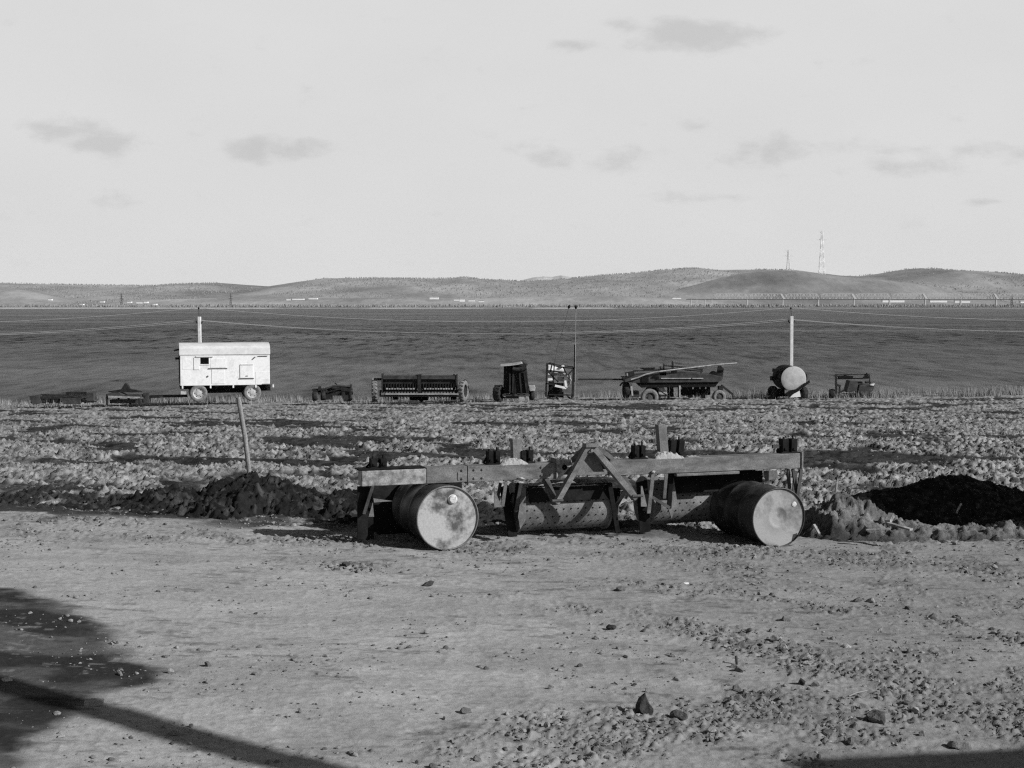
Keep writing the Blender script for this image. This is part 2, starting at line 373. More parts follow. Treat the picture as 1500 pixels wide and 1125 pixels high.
VAR = [lump_shape(ICO_V, 100 + k) for k in range(16)]; VAR12 = [lump_shape(ICO0_V, 300 + k) * np.random.default_rng(k).uniform(.7, 1.25, (12, 1)) for k in range(16)]
def scatter(name, P, S, A, mat, sink=.25, light=False):
    SV, SF = (VAR12, ICO0_F) if light else (VAR, ICO_F); n = len(P); nv = len(SV[0]); V = np.empty((n, nv, 3)); rot = RNG.uniform(0, 6.28, n)
    for k in range(n):
        q = SV[k % 16]; c, s = math.cos(rot[k]), math.sin(rot[k])
        V[k, :, 0] = (q[:, 0] * c - q[:, 1] * s) * S[k] + P[k, 0]; V[k, :, 1] = (q[:, 0] * s + q[:, 1] * c) * S[k] + P[k, 1]
        V[k, :, 2] = q[:, 2] * S[k] + P[k, 2] + S[k] * sink
    f = (SF[None] + (np.arange(n) * nv)[:, None, None]).reshape(-1, 3)
    return mesh_np(name, V.reshape(-1, 3), f, mat, smooth=light, attrs={'alb': np.repeat(A, nv)})
yy = RNG.uniform(5.5, 14.8, 200000); xx = RNG.uniform(-1, 1, 200000) * wid(yy) * .98
rm = rough_mask(xx, yy); keep = RNG.uniform(0, 1, len(xx)) < np.clip(rm, 0, 1) ** 2.0 * .24 + .085 * ss(.44, .66, fbm(xx * 1.6, yy * 2.6, 3, 642))
xx, yy = xx[keep], yy[keep]; sz = np.exp(RNG.normal(-4.85, .6, len(xx))); sz = np.clip(sz, .004, .05)
n_ = 60; cx, cy = G(90, 960); xs_ = cx + RNG.normal(0, .75, n_) - .3; ys_ = cy + RNG.normal(0, .8, n_); ok = terrain(xs_, ys_)[1] < .06     # pale crumbs on the dark spill
xx = np.concatenate([xx, xs_[ok]]); yy = np.concatenate([yy, ys_[ok]]); pale = np.concatenate([np.zeros(len(sz)), np.ones(ok.sum())]); sz = np.concatenate([sz, np.exp(RNG.normal(-5.0, .4, ok.sum()))])
zz, _ = terrain(xx, yy)
tag(scatter('loose_clods', np.stack([xx, yy, zz], 1), sz, (.175 + .13 * pale) * RNG.uniform(.4, 1.35, len(xx)), MT['clod'], .18), 'loose broken clods strewn over the dirt yard', 'soil clods', kind='stuff')
yy = np.sqrt(RNG.uniform(15.2 ** 2, 55 ** 2, 110000)); xx = RNG.uniform(-1, 1, len(yy)) * wid(yy) * .9
zz, al = terrain(xx, yy); kp = (al > .07) | (RNG.uniform(0, 1, len(al)) < .10); xx, yy, zz, al = xx[kp], yy[kp], zz[kp], al[kp]
cl = fbm(xx * 1.1, yy * 1.1, 3, 641); kp = RNG.uniform(0, 1, len(xx)) < ss(.36, .6, cl); xx, yy, zz, al = xx[kp], yy[kp], zz[kp], al[kp]
sz = np.clip(np.exp(RNG.normal(-4.05, .45, len(xx))), .009, .045)
tag(scatter('field_clods', np.stack([xx, yy, zz], 1), sz, .15 * RNG.uniform(.5, 1.2, len(xx)), MT['clod'], .0, True), 'dry pale clods covering the ploughed field', 'soil clods', kind='stuff')

# ------------------------------------------------------------------ soil mounds
def mound(name, label, x0, x1, y0, y1, hfun, alb, step=.022, clod=1.0):
    nx = int((x1 - x0) / step); ny = int((y1 - y0) / step)
    xs = np.linspace(x0, x1, nx); ys = np.linspace(y0, y1, ny); Y, X = np.meshgrid(ys, xs, indexing='ij'); X = X.ravel(); Y = Y.ravel()
    i = np.arange(ny - 1)[:, None] * nx + np.arange(nx - 1)[None, :]; f = np.stack([i, i + 1, i + 1 + nx, i + nx], -1).reshape(-1, 4)
    h = hfun(X, Y); wx = X + .06 * fbm(X * 7, Y * 7, 2, 2); wy = Y + .06 * fbm(X * 7 + 9, Y * 7, 2, 3)
    e = np.clip(h / .12, 0, 1)
    d = .035 * lumps(wx / .24, wy / .24, 201, .22, .6, .4) + .11 * (1 - np.abs(2 * fbm(wx * 5.5, wy * 5.5, 6, 207, .62) - 1)) - .06 + .07 * (fbm(wx * 11, wy * 11, 4, 208, .65) - .5) + .035 * lumps(wx / .11, wy / .11, 205, .22, .6, .85) + .03 * lumps(wx / .05, wy / .05, 209, .2, .6, .9)
    Z = base_z(X, Y) - .10 + h + clod * d * (.35 + .65 * e) - .25 * (h < .02)
    al = alb(X, Y, d) if callable(alb) else np.full(len(X), alb) * (.5 + .7 * fbm(X * 4, Y * 4, 3, 12) + 2.4 * ss(.56, .74, fbm(X * 13, Y * 13, 3, 14)))
    o = mesh_np(name, np.stack([X, Y, Z], 1), f, MT['mound'], attrs={'alb': al})
    return tag(o, label, 'soil mound')
def hl(x, y):
    n = fbm(x * 1.3, y * 1.3, 3, 301) - .5; yc = 15.2 + .7 * n
    r = (.035 + .16 * ss(-4.0, -2.6, x)) * np.exp(-((y - yc) / .62) ** 2) * ss(-6.6, -5.4, x) * ss(-1.25, -1.7, x) * (.8 + .9 * (fbm(x * 1.1, y, 2, 303)))
    p = .37 * np.exp(-(((x + 2.86) / .74) ** 2 + ((y - 15.75) / .6) ** 2) ** 1.3)
    p = np.maximum(p, .22 * np.exp(-(((x + 3.7) / .6) ** 2 + ((y - 15.6) / .6) ** 2))); p = np.maximum(p, .25 * np.exp(-(((x + 1.75) / .6) ** 2 + ((y - 15.7) / .6) ** 2)))
    return np.maximum(r, p) * (.85 + .5 * (fbm(x * 3, y * 3, 3, 305) - .3))
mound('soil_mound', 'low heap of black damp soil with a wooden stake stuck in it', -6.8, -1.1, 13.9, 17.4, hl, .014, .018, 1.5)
def hb(x, y):
    yc = 14.75 + .12 * (x - 3.3) * .2
    a = .25 * np.exp(-(((x - 3.5) / .5) ** 2 + ((y - 15.1) / .45) ** 2)) + .17 * np.exp(-((y - yc) / .42) ** 2) * ss(2.9, 3.3, x) * ss(7.6, 6.2, x)
    return a * (.25 + 1.7 * (fbm(x * 4.2, y * 4.2, 5, 315, .6)))
mound('soil_bank', 'grey lumpy soil bank with debris beside the dusty lid barrel', 2.7, 7.8, 13.7, 16.3, hb, lambda x, y, d: .10 * (.35 + 1.3 * fbm(x * 3.6, y * 3.6, 4, 13)) * (1 - .6 * ss(14.75, 14.3, y)) * (1 + .25 * ss(.1, .2, hb(x, y))), .018, .62)
def hk(x, y):
    a = .44 * np.exp(-(((x - 5.4) / .95) ** 2 + ((y - 17.3) / .8) ** 2)) + .26 * np.exp(-(((x - 4.2) / .75) ** 2 + ((y - 16.7) / .7) ** 2)) + .3 * np.exp(-(((x - 7.3) / 1.3) ** 2 + ((y - 17.2) / .8) ** 2)) + .12 * np.exp(-(((y - 16.2) / .6) ** 2)) * ss(3.2, 4.2, x) * ss(9, 8, x)
    return a * (.85 + .4 * (fbm(x * 2, y * 2, 3, 325)))
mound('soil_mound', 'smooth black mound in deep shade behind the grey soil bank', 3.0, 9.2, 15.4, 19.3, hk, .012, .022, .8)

# ------------------------------------------------------------------ the tillage roller in the foreground
O = Vector((-1.37, 13.0, 0)); TH = D2R(19.1)
E1 = Vector((math.cos(TH), math.sin(TH), 0)); E2 = Vector((-math.sin(TH), math.cos(TH), 0)); EZ = Vector((0, 0, 1))
def L(s, b, z): return O + E1 * s + E2 * b + EZ * z
def PL(px, py, b=0):                     # the point of the upright plane b metres behind the beam's front face
    r = ray(px, py); c = Vector((0, 0, CAMZ)); k = ((O + E2 * b - c).dot(E2)) / r.dot(E2); return c + r * k
def SZ(px, py, b=0):
    q = PL(px, py, b) - O; return q.dot(E1), q.z
roller = thing('land_roller', 'long rusty land roller frame with triangular hitch resting on two barrels', 'farm implement', L(2.3, .1, 0))
S0, _ = SZ(530, 702); SJ, _ = SZ(625, 700); SK, _ = SZ(686, 700); SF, _ = SZ(816, 690); SR, _ = SZ(907, 690); SE, _ = SZ(1175, 675)
ZT, ZB = .735, .585
def beam_seg(s0, s1, zt, zb, b0, b1, mat, name='beam', extra=None):
    m = MB(); m.obox(L(s0, b0, zb), E1 * (s1 - s0), E2 * (b1 - b0), EZ * (zt - zb))
    if extra: extra(m)
    return m.build(name, mat, roller, .006)
beam_seg(S0, SJ - .003, ZT - .008, ZB, 0, .15, [MT['pale'], MT['black']], extra=lambda m: m.obox(L(S0 - .03, .012, ZT - .005), E1 * (SJ - S0 + .02), E2 * .16, EZ * .014, 1))['label'] = 'pale dusty beam end'
def weld(m):
    m.obox(L(SK - .006, -.004, ZB - .003), E1 * .01, E2 * .156, EZ * (ZT - ZB + .008))
    m.obox(L(SJ + .3, -.003, ZB + .02), E1 * .02, E2 * .01, EZ * .08)
    for s_ in (SK + .06, SK + .14, SK - .06, SF - .07, SF - .16):
        for z_ in (ZB + .035, ZT - .035): m.lathe(L(s_, .006, z_), -E2, [(.012, 0), (.012, .012), (.006, .016)], 6)
beam_seg(SJ, SF, ZT, ZB, .004, .15, MT['beam'], extra=weld)
def flange(m):
    a, _ = SZ(990, 700); b, _ = SZ(1082, 700)
    m.obox(L(a, -.02, ZB - .032), E1 * (b - a), E2 * .06, EZ * .028)
    m.obox(L(SE - .012, -.012, ZB - .012), E1 * .022, E2 * .175, EZ * (ZT - ZB + .024))
beam_seg(SR - .1, SE - .014, ZT, ZB, .002, .15, MT['beam'], extra=flange)
# cross piece behind the hitch, joining both wings
m = MB(); m.obox(L(SF + .05, .155, ZB + .01), E1 * (SR - SF + .1), E2 * .1, EZ * .11); m.build('beam_link', MT['rust'], roller, .005)
m = MB(); m.obox(L(SF + .18, .01, ZB + .015), E1 * (SR - SF - .3), E2 * .06, EZ * .05); m.build('cross_bar', MT['plate'], roller, .004)
# flange plate with a hole at the inner end of the near wing
m = MB(); hs, hz = SZ(829, 686, -.01)
out = [(SF, ZT + .035), (SF + .13, ZT + .03), (SF + .15, ZT - .02), (SF + .02, ZB - .005), (SF, ZB)]
m.prism([L(s, -.016, z) for s, z in out], E2 * .014); m.lathe(L(SF + .07, -.02, ZT - .045), E2, [(.026, 0), (.026, .003)], 16, 1)
m.obox(L(SF - .012, -.02, ZB - .01), E1 * .012, E2 * .18, EZ * (ZT - ZB + .05))
m.build('hinge_plate', [MT['pale'], MT['hole']], roller)
# triangular hitch
def aleg(p, q, w, dz):
    m = MB(); p = Vector(p); q = Vector(q); d = (q - p).normalized(); sd = d.cross(E2).normalized()
    m.obox(p - sd * w / 2, q - p, sd * w, E2 * .012)
    m.obox(p - sd * w / 2 + E2 * .012, q - p, sd * .012, E2 * dz); return m
hb_ = -.30
ap = PL(866, 652, hb_); lt = PL(816, 738, hb_ - .02); rt = PL(933, 731, hb_ + .02)
aleg(ap + E1 * -.01, lt, .050, .06).build('hitch_leg', MT['beam'], roller, .003)
m = aleg(ap + E1 * .012 + E2 * .015, rt, .056, .075); m.build('hitch_leg', MT['beam'], roller, .003)
m = MB(); m.bar(ap + E2 * .05, L(SF + .2, .07, ZB + .16), .05, .05); m.build('hitch_stay', MT['rust'], roller, .003)
m = MB(); m.bar(ap + E1 * .03 + E2 * .05, L(SR - .06, .07, ZB + .16), .05, .05); m.build('hitch_stay', MT['rust'], roller, .003)
m = MB(); m.obox(ap - E1 * .06 - E2 * .02 + EZ * -.02, E1 * .13, E2 * .1, EZ * .035); m.tube(ap + EZ * -.05 - E2 * .03, ap + EZ * -.05 + E2 * .12, .016, 10); m.build('hitch_head', MT['plate'], roller, .003)
a = PL(836, 688, -.12); b = PL(893, 688, -.12); c = PL(866, 664, -.12)
m = MB(); m.prism([PL(846, 692, -.2), PL(885, 691, -.2), PL(873, 664, -.2), PL(861, 664, -.2)], E2 * .01); m.build('gusset', MT['plate'], roller)
for q, sgn in ((lt, 1), (rt, -1)):       # lower hitch arms run back to the beam
    m = MB(); m.bar(q + E2 * .05 - EZ * .0, L((q - O).dot(E1) + .02 * sgn, .05, ZB - .01), .06, .05); m.tube(q - E1 * .05 + EZ * .03, q + E1 * .06 + EZ * .03, .014, 8); m.build('hitch_arm', MT['rust'], roller, .003)
# clamps and uprights on top of the beam
def clamp(px0, px1, py0, py1, n, b=.03, d=.1, mat='black', tilt=0):
    s0, z1 = SZ(px0, py0, b); s1, z0 = SZ(px1, py1, b); w = (s1 - s0) / (n * 1.5 - .5); m = MB()
    for k in range(n):
        s = s0 + k * w * 1.5
        m.obox(L(s, b, ZT - .003), E1 * w, E2 * d, EZ * (z1 - ZT) + E1 * tilt)
        m.obox(L(s + w * .25, b - .012, ZT + .03), E1 * w * .5, E2 * .012, EZ * .025)
    m.obox(L(s0 - .02, b - .01, ZT - .002), E1 * (s1 - s0 + .04), E2 * (d + .02), EZ * .014)
    m.obox(L(s0 + .01, b + d * .35, ZT + .055), E1 * (s1 - s0 - .02), E2 * .03, EZ * .03)
    for k in range(n): m.tube(L(s0 + (k * 1.5 + .5) * w, b + d * .5, ZT), L(s0 + (k * 1.5 + .5 + .15 * (k - .5)) * w, b + d * .5, z1 + .018 + .012 * k), .009, 8)
    m.bar(L(s0 - .03, b + d * .8, ZT + .01), L(s0 + .03, b + d * .8, z1 - .03), .02, .02)
    return m.build('clamp', MT[mat], roller, .003)
clamp(544, 567, 672, 690, 2, .05); clamp(716, 733, 661, 683, 2, .05); clamp(764, 781, 660, 680, 2, .06); clamp(930, 946, 653, 672, 2, .05)
clamp(981, 1001, 645, 668, 2, .06, .1, 'black', .02); clamp(1147, 1168, 643, 663, 2, .05, .09)
m = MB(); m.obox(L(SZ(1137, 655)[0], .06, ZT + .055), E1 * .07, E2 * .03, EZ * .035); m.build('pin', MT['rust'], roller)
def upright(px0, px1, py0, py1, tilt, mat='plate'):
    s0, z1 = SZ(px0, py0, .08); s1, _ = SZ(px1, py1, .08); m = MB()
    m.obox(L(s0, .075, ZT - .002), E1 * (s1 - s0), E2 * .012, EZ * (z1 - ZT) + E1 * tilt)
    m.obox(L(s0, .087, ZT - .002), E1 * .012, E2 * .07, EZ * (z1 - ZT) + E1 * tilt)
    m.build('upright', MT[mat], roller, .003)
upright(752, 766, 643, 676, -.01); upright(968, 980, 622, 662, -.03)
# rollers: shells that turn along the beam, with bolt heads
def drum(s0, s1, zc, bc, r, bolts=True, seed=0):
    ax = E1; c = L(s0, bc, zc); ln = s1 - s0; m = MB(); rr = random.Random(seed)
    m.lathe(c, ax, [(r, 0), (r, ln)], 56, 0, cap=False)
    for a in (0.0, ln - .02): m.lathe(c, ax, [(r - .08, a), (r + .02, a), (r + .02, a + .02), (r - .08, a + .02)], 56, 0, cap=False)
    for a in (.02, ln - .025): m.lathe(c, ax, [(.02, a), (r - .02, a)], 40, 2, cap=False)
    m.lathe(c, ax, [(.045, -.08), (.045, ln + .08)], 16, 2)
    o = m.build('roller_drum', [MT['drum'], MT['black'], MT['rust']], roller)
    if bolts:
        k = MB(); nrow = 20; nc = int(ln / .085)
        for i in range(nrow):
            a = 2 * math.pi * i / nrow
            for j in range(nc):
                t = .06 + (ln - .12) * (j + .5 * (i % 2)) / nc
                d = E2 * math.cos(a) + EZ * math.sin(a); p = c + ax * t + d * r
                k.lathe(p - d * .006, d, [(.008, 0), (.008, .011)], 6, 0)
        bo = k.build('bolt_heads', MT['black'], o); bo['kind'] = 'stuff'
    return o
sa, _ = SZ(760, 745, .3); sb, _ = SZ(893, 745, .3); drum(sa, sb, .25, .46, .235, True, 1)
sc_, _ = SZ(958, 745, .3); sd_, _ = SZ(1106, 745, .3); drum(sc_, sd_, .235, .56, .24, True, 2)
se_, _ = SZ(562, 745, .3); sf_, _ = SZ(700, 745, .3); drum(se_, sf_, .235, 1.0, .22, False, 3)
# scraper boards over the rollers, near black to paint in the beam's shade
def board(s0, s1, z0, z1, b, mat='black', lean=.05):
    m = MB(); m.obox(L(s0, b, z0), E1 * (s1 - s0), E2 * .012, EZ * (z1 - z0) + E2 * lean); m.build('scraper_shade_board', MT[mat], roller)
board(sa + .07, sb - .03, .335, .492, .19, lean=.02); board(sc_ + .14, sd_ - .0, .345, ZB - .02, .27, lean=.03); board(se_ - .02, sf_ - .05, .03, ZB - .01, .62)  # last one is a dark panel added as shade behind the barrel
# soil crust on top of the rollers
# hanger arms and braces under the beam
def arm(p0, p1, b0, b1, w, mat='rust', name='hanger_arm', t=.012):
    p = PL(p0[0], p0[1], b0); q = PL(p1[0], p1[1], b1); m = MB(); m.bar(p, q, w, t, E2)
    d = (q - p).normalized(); sd = d.cross(E2).normalized()
    m.obox(p + sd * (w / 2 - .012) + E2 * .006, q - p, sd * .012, E2 * .045); return m.build(name, MT[mat], roller, .002)
def tri(pts, b, mat, name='bracket_plate'):
    m = MB(); m.prism([PL(x, y, b) for x, y in pts], E2 * .012); return m.build(name, MT[mat], roller)
tri([(724, 712), (724, 743), (735, 743), (726, 720)], .03, 'plate'); arm((741, 706), (736, 742), .02, .06, .035, 'plate'); arm((733, 708), (729, 730), .08, .12, .03, 'rust')
arm((763, 708), (755, 750), .05, .2, .035, 'rust'); arm((758, 708), (755, 745), .1, .22, .04, 'black')
tri([(765, 711), (759, 757), (762, 775), (771, 760), (770, 712)], .2, 'plate', 'drum_bracket')
arm((738, 712), (752, 790), .3, .34, .09, 'black', 'drum_side'); 
tri([(939, 712), (939, 742), (948, 742), (941, 712)], .03, 'plate'); arm((957, 690), (950, 752), -.012, .06, .04, 'plate'); arm((976, 694), (973, 730), .0, .06, .035, 'plate'); arm((983, 698), (980, 745), .06, .2, .05, 'black')
arm((955, 728), (981, 744), .04, .1, .03, 'rust'); tri([(985, 700), (980, 748), (984, 760), (992, 735), (987, 700)], .2, 'plate', 'drum_bracket')
arm((940, 705), (945, 780), .2, .3, .12, 'black', 'drum_side'); arm((903, 715), (896, 775), .3, .36, .09, 'black', 'drum_side'); arm((893, 708), (905, 780), .16, .24, .05, 'black')
arm((922, 708), (900, 745), .1, .3, .045, 'rust')
# far and near end legs
arm((546, 712), (533, 753), .0, .05, .03, 'rust', 'end_leg'); arm((531, 712), (531, 790), .08, .14, .1, 'black', 'end_leg'); arm((538, 712), (541, 790), .2, .3, .09, 'black', 'end_leg')
tri([(547, 730), (575, 734), (548, 736)], .12, 'plate'); tri([(546, 736), (548, 757), (540, 757)], .1, 'plate')
arm((1155, 688), (1157, 716), .04, .1, .03, 'rust', 'end_leg'); arm((1162, 688), (1168, 726), .02, .06, .03, 'rust', 'end_leg'); arm((1174, 688), (1168, 728), .0, .03, .035, 'rust', 'end_leg')
tri([(1119, 690), (1138, 689), (1140, 700), (1122, 705)], .35, 'plate'); tri([(1083, 690), (1117, 689), (1117, 706), (1090, 710)], .28, 'black')
arm((1165, 690), (1160, 790), .3, .35, .05, 'rust', 'end_leg')
# spare spring hooks hanging between the wings
m = MB(); m.path([PL(848, 702, .25), PL(846, 718, .25), PL(851, 728, .25), PL(856, 716, .25)], .012); m.build('chain_hook', MT['rust'], roller)

# clods of soil lying on the beam and the roller: things resting on it
def clod(name, label, cat, p, size, k, alb, mat='clod', sub=True, squash=1.0, rz=0):
    v = lump_shape(ICO2_V if sub else ICO_V, k, .6); v = v * size; v[:, 2] *= squash
    v += size * .16 * (fbm(v[:, 0] / size * 2.6 + k, v[:, 1] / size * 2.6 + v[:, 2] / size * 2, 3, k) - .5)[:, None] * ICO2_V
    if 'pointed clod standing' in label:                              # a broad foot drawn up to a blunt tip
        h = (v[:, 2] - v[:, 2].min()) / np.ptp(v[:, 2]); v[:, :2] *= (1.28 - .95 * h ** .8)[:, None]; v[:, 0] -= size * .25 * h
    c, s = math.cos(rz), math.sin(rz); x = v[:, 0] * c - v[:, 1] * s; y = v[:, 0] * s + v[:, 1] * c; z = v[:, 2] - v[:, 2].min() * .8
    o = mesh_np(name, np.stack([x, y, z], 1), ICO2_F, MT[mat], smooth=False, attrs={'alb': np.full(len(v), alb)})
    o.location = p; return tag(o, label, cat)
def heap(name, label, s0, s1, z, b0, b1, hmax, k, alb=.22):
    nx, ny = 70, 26; xs = np.linspace(s0, s1, nx); ys = np.linspace(b0, b1, ny); Y, X = np.meshgrid(ys, xs, indexing='ij'); u = (X - s0) / (s1 - s0) * 2 - 1; w = (Y - b0) / (b1 - b0) * 2 - 1
    h = hmax * np.clip(1 - u * u, 0, 1) ** .6 * np.clip(1 - w * w, 0, 1) ** .5 * (.45 + 1.1 * fbm(X * 18 + k, Y * 18, 4, k)) + .02 * lumps(X / .05, Y / .05, k) - .012
    V = O[:][0] + E1.x * X + E2.x * Y, O[1] + E1.y * X + E2.y * Y, z + np.maximum(h, -.006)
    i = np.arange(ny - 1)[:, None] * nx + np.arange(nx - 1)[None, :]; f = np.stack([i, i + 1, i + 1 + nx, i + nx], -1).reshape(-1, 4)
    o = mesh_np(name, np.stack([q.ravel() for q in V], 1), f, MT['clod'], attrs={'alb': np.full(nx * ny, alb)}); return tag(o, label, 'soil heap')
heap('soil_heap', 'crumbled dry soil on the beam around the shorter upright plate', SZ(733, 680)[0], SZ(776, 680)[0], ZT, .0, .145, .055, 3, .3)
heap('soil_heap', 'crumbled dry soil on the beam under the taller leaning upright plate', SZ(960, 668)[0], SZ(1003, 668)[0], ZT, .0, .145, .075, 8, .3)
heap('soil_heap', 'crumbled dry soil lying along the top of the middle roller', sa + .08, sb - .04, .478, .2, .45, .05, 11, .26)
heap('soil_heap', 'thin crust of soil along the beam top by the right clamp', SZ(1003, 668)[0], SZ(1030, 668)[0], ZT, .01, .14, .02, 9, .22)
clod('soil_clod', 'pale rounded clod stuck to the beam face above a hanger arm', 'clod', PL(763, 705, -.02), .042, 5, .36)
clod('soil_clod', 'small pale clod stuck to the lower edge of the right beam', 'clod', PL(957, 693, -.02), .03, 6, .34)

# ------------------------------------------------------------------ the two barrels
def barrel(label, face, r, ln, ang, lidmat, capped):
    ax = Vector((math.sin(ang), -math.cos(ang), 0)); c = Vector(face) - ax * ln        # rear centre -> front face
    root = thing('oil_barrel', label, 'barrel', (c.x, c.y, face[2] - r))
    m = MB(); prof = [(r - .012, .012)]
    for f0 in (0, ): pass
    pr = [(r - .012, .0), (r, .004), (r, .016), (r - .014, .022)]
    for k in (.34, .66):
        z = ln * k; pr += [(r - .014, z - .028), (r - .004, z - .014), (r + .002, z), (r - .004, z + .014), (r - .014, z + .028)]
    pr += [(r - .014, ln - .022)]
    m.lathe(c, ax, pr, 72, 0, soft=True, cap=False); m.lathe(c, ax, [(.001, .02), (r - .012, .02)], 48, 0, cap=False)
    b = m.build('barrel_body', MT['barrel'], root)
    m = MB(); m.lathe(c, ax, [(r - .014, ln - .024), (r, ln - .016), (r + .003, ln - .006), (r - .002, ln + .002), (r - .010, ln + .001), (r - .012, ln - .012)], 72, 0, soft=True, cap=False); m.build('rim', MT['barrel'] if not capped else MT['plate'], root)
    m = MB()
    if capped: m.lathe(c, ax, [(.0005, ln - .014), (.10, ln - .0135), (.20, ln - .011), (r - .012, ln - .012)], 72, 0, soft=True, cap=False)
    else: m.lathe(c, ax, [(.0005, ln - .016), (.05, ln - .014), (.088, ln - .016), (.098, ln - .011), (.110, ln - .015), (.2, ln - .013), (r - .012, ln - .012)], 72, 0, soft=True, cap=False)
    m.build('lid', MT[lidmat], root)
    e = ax.cross(EZ).normalized()
    if capped:
        p = c + ax * (ln - .014) + EZ * r * .57 - e * .05
        m = MB(); m.lathe(p, ax, [(.046, 0), (.046, .006), (.040, .010), (.036, .022), (.03, .026), (.0005, .027)], 24, 0); m.build('bung_cap', MT['cap'], root)
    else:
        p = c + ax * (ln - .016) + EZ * r * .42 - e * (r * .60)
        m = MB(); m.lathe(p, ax, [(.026, 0), (.026, .008), (.018, .011), (.0005, .012)], 18, 0); m.build('bung_cap', MT['cap'], root)
    return root
RB = .298
pL = at(656, 760, 13.0); pL.z = RB - .005
barrel('dark barrel lying on its side with blotchy lid and pale bung cap', pL, RB, .87, D2R(20), 'lid', True)
pR = at(1141, 757, 13.8); pR.z = base_z(np.array([pR.x]), np.array([13.8]))[0] + RB - .01
barrel('dark barrel lying on its side with dusty dented lid and pressed ring', pR, RB - .004, .87, D2R(20), 'lid2', False)

# ------------------------------------------------------------------ small things lying in the yard
def gz(x, y): return float(terrain(np.array([x]), np.array([y]))[0][0])
for px, py, s, k, al, lab, sq in (
    (940, 1033, .092, 21, .04, 'large dark pointed clod standing alone with a shadow to its left', 1.05),
    (895, 914, .035, 22, .04, 'small dark lump on bare dirt above the pointed clod', .9),
    (1174, 985, .034, 23, .03, 'round black lump in front of the pale stone', 1.2),
    (1184, 957, .045, 24, .28, 'pale flat-sided stone beside the round black lump', .9),
    (1242, 929, .045, 25, .30, 'pale flat stone on bare dirt below the right barrel', .6),
    (1407, 1068, .075, 26, .13, 'broad flat slab of grey soil near the bottom right shade', .7),
    (628, 859, .06, 27, .05, 'dark ragged clod in front of the blotchy lid barrel', .9),
    (508, 834, .055, 28, .05, 'dark clod at the end of a row of clods left of the barrel', .9),
    (10, 1016, .045, 29, .34, 'pale chip of stone on the dark spill at the left edge', .6),
    (140, 1046, .075, 30, .24, 'pale flat slab lying across the dark spill', .35),
    (1285, 1037, .055, 32, .08, 'dark upright clod among rubble at lower right', 1.2),
    (995, 1040, .05, 33, .07, 'dark clod at the edge of the rubble right of the pointed clod', 1.0)):
    x, y = G(px, py); clod('soil_clod' if al < .2 else 'stone', lab, 'clod' if al < .2 else 'stone', (x, y, gz(x, y) - .01), s, k, al, 'clod', True, sq, k)
m = MB(); x, y = G(1080, 958); z = gz(x, y); m.tube((x, y, z - .02), (x - .008, y, z + .055), .009, 7); tag(m.build('peg', MT['rust']), 'tiny dark peg standing up in bare dirt', 'peg')
m = MB(); x, y = G(1005, 846); z = gz(x, y); m.box((x, y, z + .012), .045, .02, .012, .2); tag(m.build('paper_scrap', MT['white']), 'tiny white scrap lying on dirt below the right roller drum', 'litter')
x, y = G(1260, 1002); z = gz(x, y); m = MB(); m.path([(x - .07, y - .02, z + .015), (x - .02, y, z + .03), (x + .05, y + .03, z + .035)], .005, 6); tag(m.build('pale_twig', MT['dry']), 'thin pale twig lying on the rubble at right', 'twig')
# debris on the right bank
def plank(name, label, p, q, w, t, mat='wood'):
    m = MB(); m.bar(p, q, w, t); return tag(m.build(name, MT[mat], None, .003), label, 'wood scrap')
plank('wood_scrap', 'short pale board leaning on the soil bank by the black shade', at(1300, 766, 14.2), at(1335, 776, 14.0), .06, .02, 'pale')
plank('wood_scrap', 'thin flat lath lying at the foot of the soil bank', at(1268, 776, 14.0), at(1304, 775, 14.0), .03, .015)
plank('wood_scrap', 'upright pale splinter beside the rim of the dusty lid barrel', at(1200, 782, 13.75), at(1192, 768, 13.8), .035, .015, 'pale')
plank('wood_scrap', 'pale block sticking out of the middle of the soil bank', at(1300, 765, 14.35), at(1306, 754, 14.45), .06, .05, 'pale')
m = MB(); m.path([at(1224, 721, 15.1), at(1226, 708, 15.1), at(1227, 696, 15.15)], .012, 7); tag(m.build('stick', MT['wood']), 'thin upright stick in the soil bank behind the right barrel', 'stick')
m = MB(); m.path([at(1401, 752, 15.4), at(1404, 745, 15.4), at(1408, 738, 15.45)], .012, 6); tag(m.build('stick', MT['pale']), 'short bent pale stick at the front of the black mound', 'stick')
# stake in the left mound
st0 = at(366, 700, 15.75); st1 = at(349, 582, 15.75)
m = MB(); m.path([st0 - EZ * .25, st0, st0.lerp(st1, .5) + Vector((.012, 0, 0)), st1], .027, 10); tag(m.build('wooden_stake', MT['wood']), 'leaning grey wooden stake stuck in the black soil heap', 'stake')

